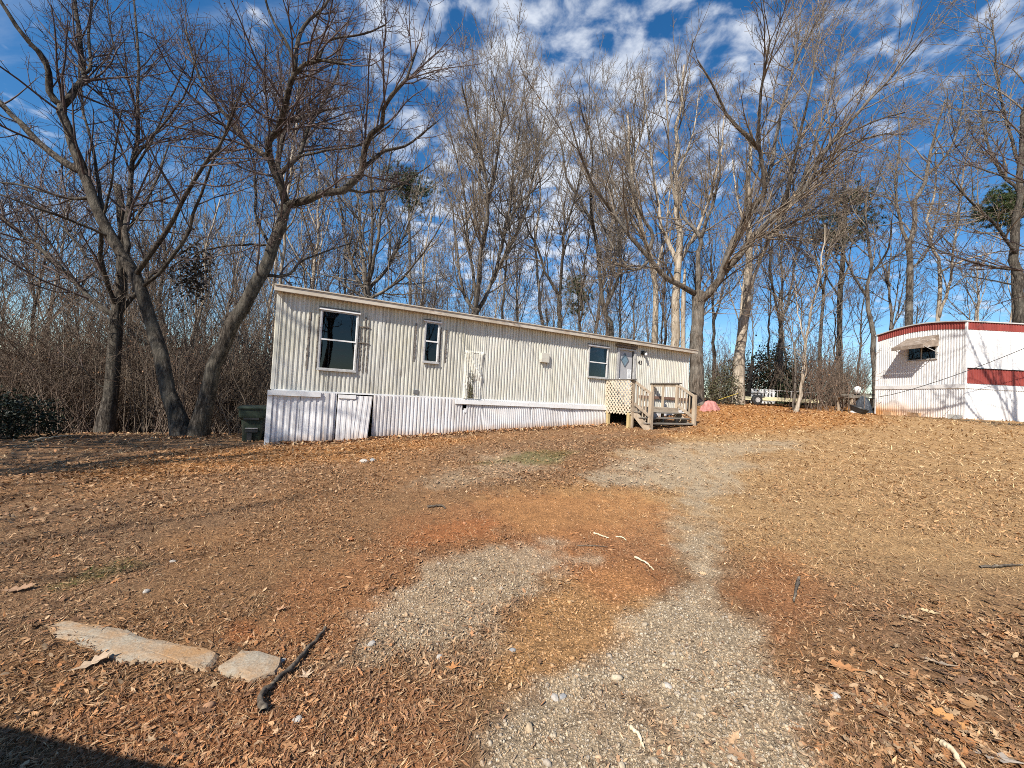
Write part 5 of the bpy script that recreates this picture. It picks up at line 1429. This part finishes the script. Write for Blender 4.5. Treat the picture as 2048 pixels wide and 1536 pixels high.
for k in range(7):
    V, F, tips = shrub_mesh(500 + k, 26, 3.6 if k < 3 else 2.0, .75) if k < 5 else shrub_mesh(500 + k, 11, 6.5, 1.3, .12)
    me = big_mesh('stems', V, F); me.materials.append(SHB if k % 2 else SHR)
    rng = np.random.default_rng(600 + k)
    lf = None
    q = tips[:, -1][rng.random(len(tips)) < (.5 if k in (2, 4) else .05)]
    lo = leaf_cloud(q, .04, rng, DEADC, 'dead_leaves', None, np.zeros(3)); lf = lo.data; bpy.data.objects.remove(lo)
    SH.append((me, lf))
def put_shrub(k, x, y, sc, label, group):
    if k >= 5: label = label.replace('tangled leafless shrub', 'clump of tall thin bare saplings').replace('leafless shrub', 'clump of tall thin bare saplings')
    elif k in (2, 4): label = label.replace('tangled leafless shrub', 'shrub with clinging brown leaves').replace('leafless shrub', 'shrub with clinging brown leaves')
    elif k == 1: label = label.replace('tangled leafless shrub', 'leafless shrub').replace('leafless shrub', 'tan-stemmed leafless shrub')
    e = empty('sapling_clump' if k >= 5 else 'bare_shrub', (x, y, g1(x, y)), random.uniform(0, 6.28)); e.scale = (sc, sc, sc * random.uniform(.85, 1.2))
    link(bpy.data.objects.new('stems', SH[k][0]), e); link(bpy.data.objects.new('dead_leaves', SH[k][1]), e)
    return tag(e, label, 'shrub', group)
rng = np.random.default_rng(9)
for i in range(132):
    Y = rng.uniform(15, 27) if i % 3 else rng.uniform(14, 18); X = rng.uniform(-1.32 * Y - 1, -.58 * Y) 
    if Y < 17 and abs(X + 14.2) < 1.0: continue
    put_shrub([0, 1, 2, 5, 1, 6, 0, 4][i % 8], X, Y, rng.uniform(.6, 1.45), 'tangled leafless shrub in the brown thicket left of the home', 'shrubs of the left thicket')
for i in range(34):
    Y = rng.uniform(21, 27); X = rng.uniform(-.45, .42) * Y
    put_shrub([0, 5, 1, 6][i % 4], X, Y, rng.uniform(.8, 1.2), 'leafless shrub in the undergrowth behind the cream home', 'shrubs behind the cream home')
for i in range(34):
    Y = rng.uniform(22.4, 28); X = rng.uniform(.50, .92) * Y
    if X > 16.2 and Y < 19.2: continue
    if Y > 22 and .6 < X / Y < .78 and i % 2: continue
    put_shrub([0, 1, 3, 2, 3][i % 5], X, Y, rng.uniform(.6, 1.0), 'leafless shrub in the brush between the two homes', 'shrubs between the homes')
# leafier bramble right beside the white home
for i, (x, y, s) in enumerate(((16.5, 20.6, 1.15), (15.6, 21.2, 1.2), (14.9, 18.9, .75))):
    put_shrub(i % 3, x, y, s, 'twiggy bramble spreading against the end of the white home', 'bramble by the white home')

# ---- evergreen bushes
def evergreen(name, label, c, rad3, n, seed, cols, leaf=.06):
    rng = np.random.default_rng(seed); c = np.asarray(c, float)
    o = empty(name, c); tag(o, label, 'bush')
    cl_ = nrm(rng.normal(size=(70, 3))) * (rng.random((70, 1)) ** .4) * np.asarray(rad3); cl_[:, 2] = np.abs(cl_[:, 2]) * 1.0 + .15
    P = cl_[rng.integers(0, 70, n)] + rng.normal(size=(n, 3)) * np.asarray(rad3) * .15
    P[:, 2] = np.maximum(P[:, 2], .03)
    leaf_cloud(P, leaf, rng, cols, 'foliage', o, np.zeros(3))
    st = []
    for k in range(14):
        e_ = cl_[k]; st.append(np.array([[e_[0] * .1, e_[1] * .1, -.1], e_ * [.4, .4, .5], e_]))
    v, f = tubes(np.array(st), np.repeat(np.array([[.03, .02, .008]]), 14, 0), 4); me = big_mesh('stems', v, f); me.materials.append(BK_DARK); link(bpy.data.objects.new('stems', me), o)
EVG = [(.022, .035, .014), (.035, .05, .02), (.05, .07, .028)]
q = at(1548, 800, 24.5); evergreen('evergreen_bush', 'rounded dark evergreen bush beyond the flatbed trailer', (q[0], q[1], g1(q[0], q[1])), (2.0, 1.8, 3.0), 7000, 81, EVG, .08)
q = at(20, 880, 10.6); evergreen('evergreen_bush', 'dark leafy evergreen shrub at the left edge of the yard', (q[0], q[1], g1(q[0], q[1])), (.95, .9, .95), 3600, 82, [(.010, .015, .008), (.015, .021, .010), (.024, .03, .015)], .04)
q = at(1445, 790, 19.8); evergreen('evergreen_bush', 'low olive shrub between the oak and the pale trunk', (q[0], q[1], g1(q[0], q[1])), (.8, .8, 1.8), 1800, 83, [(.06, .06, .03), (.10, .085, .05)], .05)

# ------------------------------------------------------------------ parked car, out of view to the left, whose shadow falls into the corner
car = empty('parked_car', (-3.95, -.48, 0), -.14); tag(car, 'dark parked car beside the viewer casting the corner shadow', 'car')
PAINT = mat('car_paint', (.03, .035, .045), (.04, .045, .055), 3, .25, spec=.6)
sec = [(-2.3, .45, .75), (-2.2, .3, .95), (-1.5, .28, 1.02), (-.9, .28, 1.60), (.9, .28, 1.66), (1.9, .28, 1.62), (2.25, .3, 1.05), (2.32, .45, .8)]
m = MB()
for x, z0, z1 in sec:
    for y, z in ((-.88, z0), (-.92, (z0 + min(z1, 1.0)) / 2), (-.90, min(z1, 1.0)), (-.74, z1), (.74, z1), (.90, min(z1, 1.0)), (.92, (z0 + min(z1, 1.0)) / 2), (.88, z0)): m.v.append((x, y, z))
for i in range(len(sec) - 1):
    for j in range(8): m.f.append((i * 8 + j, i * 8 + (j + 1) % 8, (i + 1) * 8 + (j + 1) % 8, (i + 1) * 8 + j))
m.f.append(tuple(range(8))); m.f.append(tuple((len(sec) - 1) * 8 + j for j in range(8))[::-1])
m.build('body', PAINT, car, smooth=False)
for x in (-1.5, 1.5):
    for y in (-.84, .84):
        wh = MB().lathe([(.27, -.1), (.34, -.08), (.34, .08), (.27, .1)], c=(x, y, .34), n=20, axis='y').build('wheel', BLACK, car)
        MB().lathe([(.2, -.105), (.2, .105)], c=(x, y, .34), n=14, axis='y').build('rim', FRAME, wh)
for y in (-.93, .93): MB().box(-.8, 1.8, y - .004 if y > 0 else y, y if y > 0 else y + .004, 1.08, 1.45).build('side_glass', BLACK, car)

# ------------------------------------------------------------------ what lies on the ground: litter, straw, gravel
def scatter(n, rmin, rmax, rng, spread=64, bias=1.0):
    u = rng.random(n) ** bias
    r = np.exp(np.log(rmin) + u * (np.log(rmax) - np.log(rmin)))
    th = np.radians(90 + (rng.random(n) * 2 - 1) * spread)
    x, y = r * np.cos(th), r * np.sin(th)
    lx, ly = x - A0[0], y - A0[1]                       # keep clear of the homes
    s_ = lx * math.cos(TH) + ly * math.sin(TH); d_ = -lx * math.sin(TH) + ly * math.cos(TH)
    k = ~((s_ > -.05) & (s_ < LEN) & (d_ > -.03) & (d_ < WID)) & ~((x > H2X - .05) & (y > H2Y - .05) & (y < H2Y + W2))
    return x[k], y[k]
def place(shape, faces, x, y, size, rng, tilt, lift, cols, stretch=None):
    """shape (m,3) -> all copies; faces (f,k)"""
    n = len(x); S = shape[None] * size[:, None, None]
    if stretch is not None: S = S * stretch[:, None, :]
    a_ = rng.random(n) * 6.283; tx = rng.normal(size=n) * tilt; ty = rng.normal(size=n) * tilt
    cx_, sx2 = np.cos(tx)[:, None], np.sin(tx)[:, None]
    X, Y, Z = S[:, :, 0], S[:, :, 1], S[:, :, 2]
    Y, Z = Y * cx_ - Z * sx2, Y * sx2 + Z * cx_
    cy_, sy2 = np.cos(ty)[:, None], np.sin(ty)[:, None]
    X, Z = X * cy_ + Z * sy2, -X * sy2 + Z * cy_
    ca, sa = np.cos(a_)[:, None], np.sin(a_)[:, None]
    X, Y = X * ca - Y * sa, X * sa + Y * ca
    V = np.stack([X + x[:, None], Y + y[:, None], Z + (gz(x, y) + lift)[:, None]], -1).reshape(-1, 3)
    m_ = len(shape)
    F = (faces[None] + (np.arange(n) * m_)[:, None, None]).reshape(-1, faces.shape[1])
    return V, F, np.repeat(cols, m_, 0)
def stuff(name, parts, m):
    V, F, C_, nv = [], [], [], 0
    for v, f, c_ in parts:
        V.append(v); F.append(f + nv); C_.append(c_); nv += len(v)
    me = big_mesh(name, np.vstack(V), np.vstack(F), False, np.vstack(C_)); me.materials.append(m)
    o = link(bpy.data.objects.new(name, me)); return tag(o, kind='stuff')
def leaf_shape(outline, curl=.25):
    o = np.array(outline, float); pts = np.vstack([[0, 0], o])
    z = curl * (pts[:, 1] ** 2 * .6 + pts[:, 0] ** 2 * .25)
    V = np.c_[pts, z]; n = len(o)
    F = np.array([(0, i + 1, (i + 1) % n + 1) for i in range(n)])
    return V, F
OAK = [(1, 0), (.72, .12), (.62, .42), (.42, .16), (.22, .50), (.02, .18), (-.25, .42), (-.45, .13), (-1, 0), (-.45, -.13), (-.25, -.42), (.02, -.18), (.22, -.5), (.42, -.16), (.62, -.42), (.72, -.12)]
OVAL = [(1, 0), (.55, .34), (-.1, .42), (-.65, .25), (-1, 0), (-.65, -.25), (-.1, -.42), (.55, -.34)]
STAR = [(math.cos(math.radians(a_)) * r, math.sin(math.radians(a_)) * r) for a_, r in ((0, 1), (32, .36), (62, .95), (95, .38), (130, .8), (180, .3), (230, .8), (265, .38), (298, .95), (328, .36))]
LC = np.array([(.31, .15, .065), (.39, .215, .10), (.21, .10, .048), (.46, .28, .145), (.36, .15, .052), (.13, .070, .04), (.52, .36, .21)])
rng = np.random.default_rng(77)
def leafcols(x, y, w=.25):
    c_ = LC[rng.integers(0, len(LC), len(x))] * (.65 + .6 * rng.random((len(x), 1)))
    return c_ * (1 - w) + ground_col(x, y) * w
def keepby(x, y, p):
    k = rng.random(len(x)) < p; return x[k], y[k]
def bare_of(x, y):
    b_ = np.ones(len(x))
    for p_ in SLABS: b_ = b_ * (1 - .97 * sm(.0, .05, sdist(x, y, p_) + (fbm(x * 15, y * 15, 6, 2) - .5) * .06))
    return b_
def litter_density(x, y):
    z = zones(x, y)
    bare = np.ones(len(x))
    for p_ in SLABS: bare = bare * (1 - .96 * sm(.0, .05, sdist(x, y, p_) + (fbm(x * 12, y * 12, 5, 2) - .5) * .05))
    d = 1 - .9 * z['gravel'] - .88 * z['sand'] - .5 * z['straw'] - .45 * z['clay']
    return bare * np.clip(d, .03, 1) * (.22 + 1.1 * sm(.36, .60, fbm(x * 1.3, y * 1.3, 61, 5)))
parts = []
for outline, n, sz, r1_ in ((OAK, 1100, .034, 9), (OVAL, 7000, .017, 10), (STAR, 600, .028, 9)):
    x, y = scatter(n * 2, 1.3, r1_, rng); x, y = keepby(x, y, litter_density(x, y) * .8)
    # the heavy drift of oak leaves in the right foreground
    v, f = leaf_shape(outline, .3); sz_ = sz * (.45 + .75 * rng.random(len(x)))
    st = np.c_[np.ones(len(x)), .7 + .5 * rng.random(len(x)), rng.uniform(-1.5, 2.2, len(x))]
    parts.append(place(v, f, x, y, sz_, rng, .32, .008 + sz_ * .22 * rng.random(len(x)), leafcols(x, y), st))
DRIFT = world_poly([(1560, 1700), (1640, 1330), (1800, 1190), (2048, 1100), (2300, 1150), (2300, 1700)])
x, y = scatter(30000, 1.3, 5, rng); x, y = keepby(x, y, sm(-.1, .5, sdist(x, y, DRIFT) + (fbm(x * 2, y * 2, 15, 3) - .5) * .9) * .65)
for outline, sz, fr in ((OAK, .040, .7), (OVAL, .024, 1.0)):
    k = rng.random(len(x)) < fr; xa, ya = x[k], y[k]
    v, f = leaf_shape(outline, .3); sz_ = sz * (.5 + .7 * rng.random(len(xa)))
    st = np.c_[np.ones(len(xa)), .7 + .5 * rng.random(len(xa)), rng.uniform(-1.5, 2.2, len(xa))]
    parts.append(place(v, f, xa, ya, sz_, rng, .3, .01 + sz_ * .3 * rng.random(len(xa)), leafcols(xa, ya, .25) * .85, st))
ss = rng.random(5200) * 15.2 - .3; oo = np.abs(rng.normal(size=5200)) * .22 + .03
xa = A0[0] + ss * math.cos(TH) + oo * math.sin(TH); ya = A0[1] + ss * math.sin(TH) - oo * math.cos(TH)
k = fbm(ss * .9, ss * 0 + 3, 19, 3) + .25 * rng.random(5200) > .52
xa, ya, oo = xa[k], ya[k], oo[k]
xt, yt = [], []
for kx, ky in ((Tr['v1'][2][0], Tr['v1'][2][1]), (Tr['v2'][2][0], Tr['v2'][2][1]), (Tr['t2'][2][0], Tr['t2'][2][1]), (Tr['oak'][2][0], Tr['oak'][2][1]), (Tr['r3'][2][0], Tr['r3'][2][1])):
    a_ = rng.random(320) * 6.28; r_ = .22 + np.abs(rng.normal(size=320)) * .32; xt.append(kx + r_ * np.cos(a_)); yt.append(ky + r_ * np.sin(a_))
xa = np.r_[xa, np.concatenate(xt)]; ya = np.r_[ya, np.concatenate(yt)]
v, f = leaf_shape(OVAL, .35); sz_ = .05 * (.5 + .7 * rng.random(len(xa)))
st = np.c_[np.ones(len(xa)), .7 + .5 * rng.random(len(xa)), rng.uniform(-1.5, 2.2, len(xa))]
parts.append(place(v, f, xa, ya, sz_, rng, .5, .01 + .06 * rng.random(len(xa)), leafcols(xa, ya, .1), st))
# far leaves, coarser
x, y = scatter(60000, 6, 30, rng, 66); x, y = keepby(x, y, np.clip(.35 + .65 * zones(x, y)['orange'] - .3 * zones(x, y)['straw'], .05, 1))
dv = np.array([(1, 0, .15), (0, .5, 0), (-1, 0, .2), (0, -.5, .02)]); dfc = np.array([(0, 1, 2), (0, 2, 3)])
sz_ = np.clip(.026 + .0022 * (np.hypot(x, y) - 6), .024, .05) * (.6 + .7 * rng.random(len(x)))
parts.append(place(dv, dfc, x, y, sz_, rng, .4, .015 + .02 * rng.random(len(x)), leafcols(x, y, .45)))
# shredded bits close by
x, y = scatter(210000, 1.25, 11, rng); x, y = keepby(x, y, np.clip(litter_density(x, y) * 1.1, .0, 1))
sz_ = .0115 * (.45 + 1.0 * rng.random(len(x))) * np.clip(np.hypot(x, y) / 4, 1, 2)
st = np.c_[.8 + 1.7 * rng.random(len(x)), .22 + .75 * rng.random(len(x)) ** 2, np.ones(len(x))]
parts.append(place(dv, dfc, x, y, sz_, rng, .62, .004 + .008 * rng.random(len(x)), leafcols(x, y, .45) * (.45 + .75 * rng.random((len(x), 1))), st))
stuff('leaf_litter', parts, LITTER)
# dry grass and pine straw
x, y = scatter(190000, 1.3, 24, rng); z_ = zones(x, y)
x, y = keepby(x, y, bare_of(x, y) * np.clip(.22 + .95 * z_['straw'] + .3 * z_['orange'] - .8 * z_['gravel'] - .3 * z_['sand'], .01, 1))
bl = np.array([(0, -.012, 0), (0, .012, 0), (.5, .01, .22), (.5, -.01, .22), (1, 0, .3)]); blf = np.array([(0, 3, 2), (0, 2, 1), (3, 4, 2)])
L = .052 * (.4 + 1.1 * rng.random(len(x))) * np.clip(np.hypot(x, y) / 5, .8, 2.4)
wid = np.clip(np.hypot(x, y) / 6, 1, 3) * 2.2
cs = np.array([(.56, .38, .19), (.66, .48, .26), (.44, .27, .13), (.28, .155, .075)])[rng.integers(0, 4, len(x))] * (.7 + .5 * rng.random((len(x), 1)))
cs = cs * .7 + ground_col(x, y) * .3
st = np.c_[np.ones(len(x)), wid, rng.uniform(.1, 1.3, len(x))]
gr = [place(bl, blf, x, y, L, rng, .12, np.full(len(x), .002), cs, st)]
# the green tufts
x, y = scatter(60000, 1.3, 14, rng); x, y = keepby(x, y, zones(x, y)['green'] * .9)
if len(x):
    st = np.c_[np.ones(len(x)), np.full(len(x), 3.0), rng.uniform(.5, 2, len(x))]
    gr.append(place(bl, blf, x, y, .04 * (.5 + rng.random(len(x))), rng, .2, np.full(len(x), .004), np.array([(.10, .15, .03)]) * (.6 + .8 * rng.random((len(x), 1))), st))
stuff('dry_grass', gr, STRAW)
# gravel
ico = bmesh.new(); bmesh.ops.create_icosphere(ico, subdivisions=1, radius=1)
iv = np.array([v.co[:] for v in ico.verts]); ifc = np.array([[v.index for v in f.verts] for f in ico.faces]); ico.free()
rngv = np.random.default_rng(3)
GC = np.array([(.40, .33, .23), (.46, .39, .285), (.33, .28, .215), (.44, .32, .19), (.50, .44, .35), (.25, .23, .21), (.42, .27, .15)])
ov_ = np.array([(1, 0, 0), (0, 1, 0), (-1, 0, 0), (0, -1, 0), (.1, .1, 1), (0, 0, -1)], float); of_ = np.array([(0, 1, 4), (1, 2, 4), (2, 3, 4), (3, 0, 4), (1, 0, 5), (2, 1, 5), (3, 2, 5), (0, 3, 5)])
gp_ = []
for kk, (n, r0_, r1_, sz) in enumerate(((62000, 1.3, 4.5, .0052), (40000, 2.0, 10, .0075), (5000, 1.3, 7, .0095))):
    x, y = scatter(n, r0_, r1_, rng); z_ = zones(x, y)
    pr = np.clip(z_['gravel'] * 1.0 + .28 * z_['sand'] + .12 * z_['clay'] + (.09 if kk < 2 else .12), 0, 1)
    pr = pr * bare_of(x, y) * (.5 if kk == 2 else 1)
    x, y = keepby(x, y, pr)
    sv, sfc = (ov_, of_) if kk < 2 else (iv, ifc)
    sh_ = sv * (1 + .35 * (rngv.random((len(sv), 1)) - .5)) * [1, .8, .6]
    s_ = sz * np.exp(rng.normal(size=len(x)) * .38)
    cc = GC[rng.integers(0, len(GC), len(x))] * (.6 + .45 * rng.random((len(x), 1))); w_ = .42 + .4 * (1 - zones(x, y)['gravel'])[:, None]
    cc = cc * (1 - w_) + ground_col(x, y) * w_ * 1.0
    st = .75 + .5 * rng.random((len(x), 3))
    gp_.append(place(sh_, sfc, x, y, s_, rng, .5, s_ * .15, cc, st))
stuff('gravel', gp_, STONES)
# single big leaves
def big_leaf(q, outline, size, colr, label, rot, curl=.5, z=.012):
    v, f = leaf_shape(outline, curl); m_ = MB(); m_.v = [tuple(p * size) for p in v]; m_.f = [tuple(int(i) for i in t) for t in f]
    o = m_.build('fallen_leaf', mat('leaf_%.2f_%.2f' % colr[:2], tuple(.8 * c for c in colr), colr, 40, .6), smooth=False)
    sm_ = o.modifiers.new('thickness', 'SOLIDIFY'); sm_.thickness = .0012
    w_ = gp(*q); o.location = (w_[0], w_[1], g1(w_[0], w_[1]) + z); o.rotation_euler = (random.uniform(-.25, .25), random.uniform(-.25, .25), rot)
    return tag(o, label, 'leaf', 'large fallen leaves')
big_leaf((905, 1342), STAR, .05, (.52, .24, .09), 'orange star-shaped leaf alone on the sandy drive', .6)
big_leaf((182, 1335), OAK, .085, (.45, .33, .22), 'large curled tan leaf under the long concrete strip', .9, .8, .02)
big_leaf((1690, 1348), OAK, .085, (.46, .22, .09), 'long orange oak leaf right of the gravel', 2.6)
big_leaf((1880, 1340), OAK, .08, (.40, .31, .22), 'pale brown oak leaf lying right of the orange one', 2.7)
big_leaf((1860, 1225), OAK, .06, (.60, .45, .25), 'yellow tan oak leaf on the dry grass', 2.5)
big_leaf((1812, 1240), STAR, .05, (.56, .43, .26), 'small tan star leaf on the dry grass', 1.2)
big_leaf((1905, 1455), OAK, .09, (.50, .25, .09), 'big orange oak leaf in the bottom right drift', 1.9)
big_leaf((1990, 1520), OAK, .09, (.42, .35, .28), 'greyish oak leaf in the bottom right corner', 2.3)
big_leaf((1932, 1420), OVAL, .07, (.40, .22, .10), 'broad brown oval leaf in the right drift', .4)
big_leaf((560, 1222), STAR, .05, (.48, .28, .16), 'curled tan leaf above the red clay patch', .4, .8)
big_leaf((612, 1350), STAR, .045, (.50, .36, .24), 'pale curled leaf right of the crooked stick', 1.4, .8)
big_leaf((35, 1180), OAK, .09, (.36, .22, .13), 'large curled brown leaf at the left edge', .5, .8, .02)
big_leaf((700, 1078), STAR, .06, (.40, .17, .07), 'rusty leaf on the litter left of the red streak', .5, .6)
big_leaf((1990, 1115), STAR, .06, (.44, .20, .08), 'orange brown leaf near the right edge stick', .9)
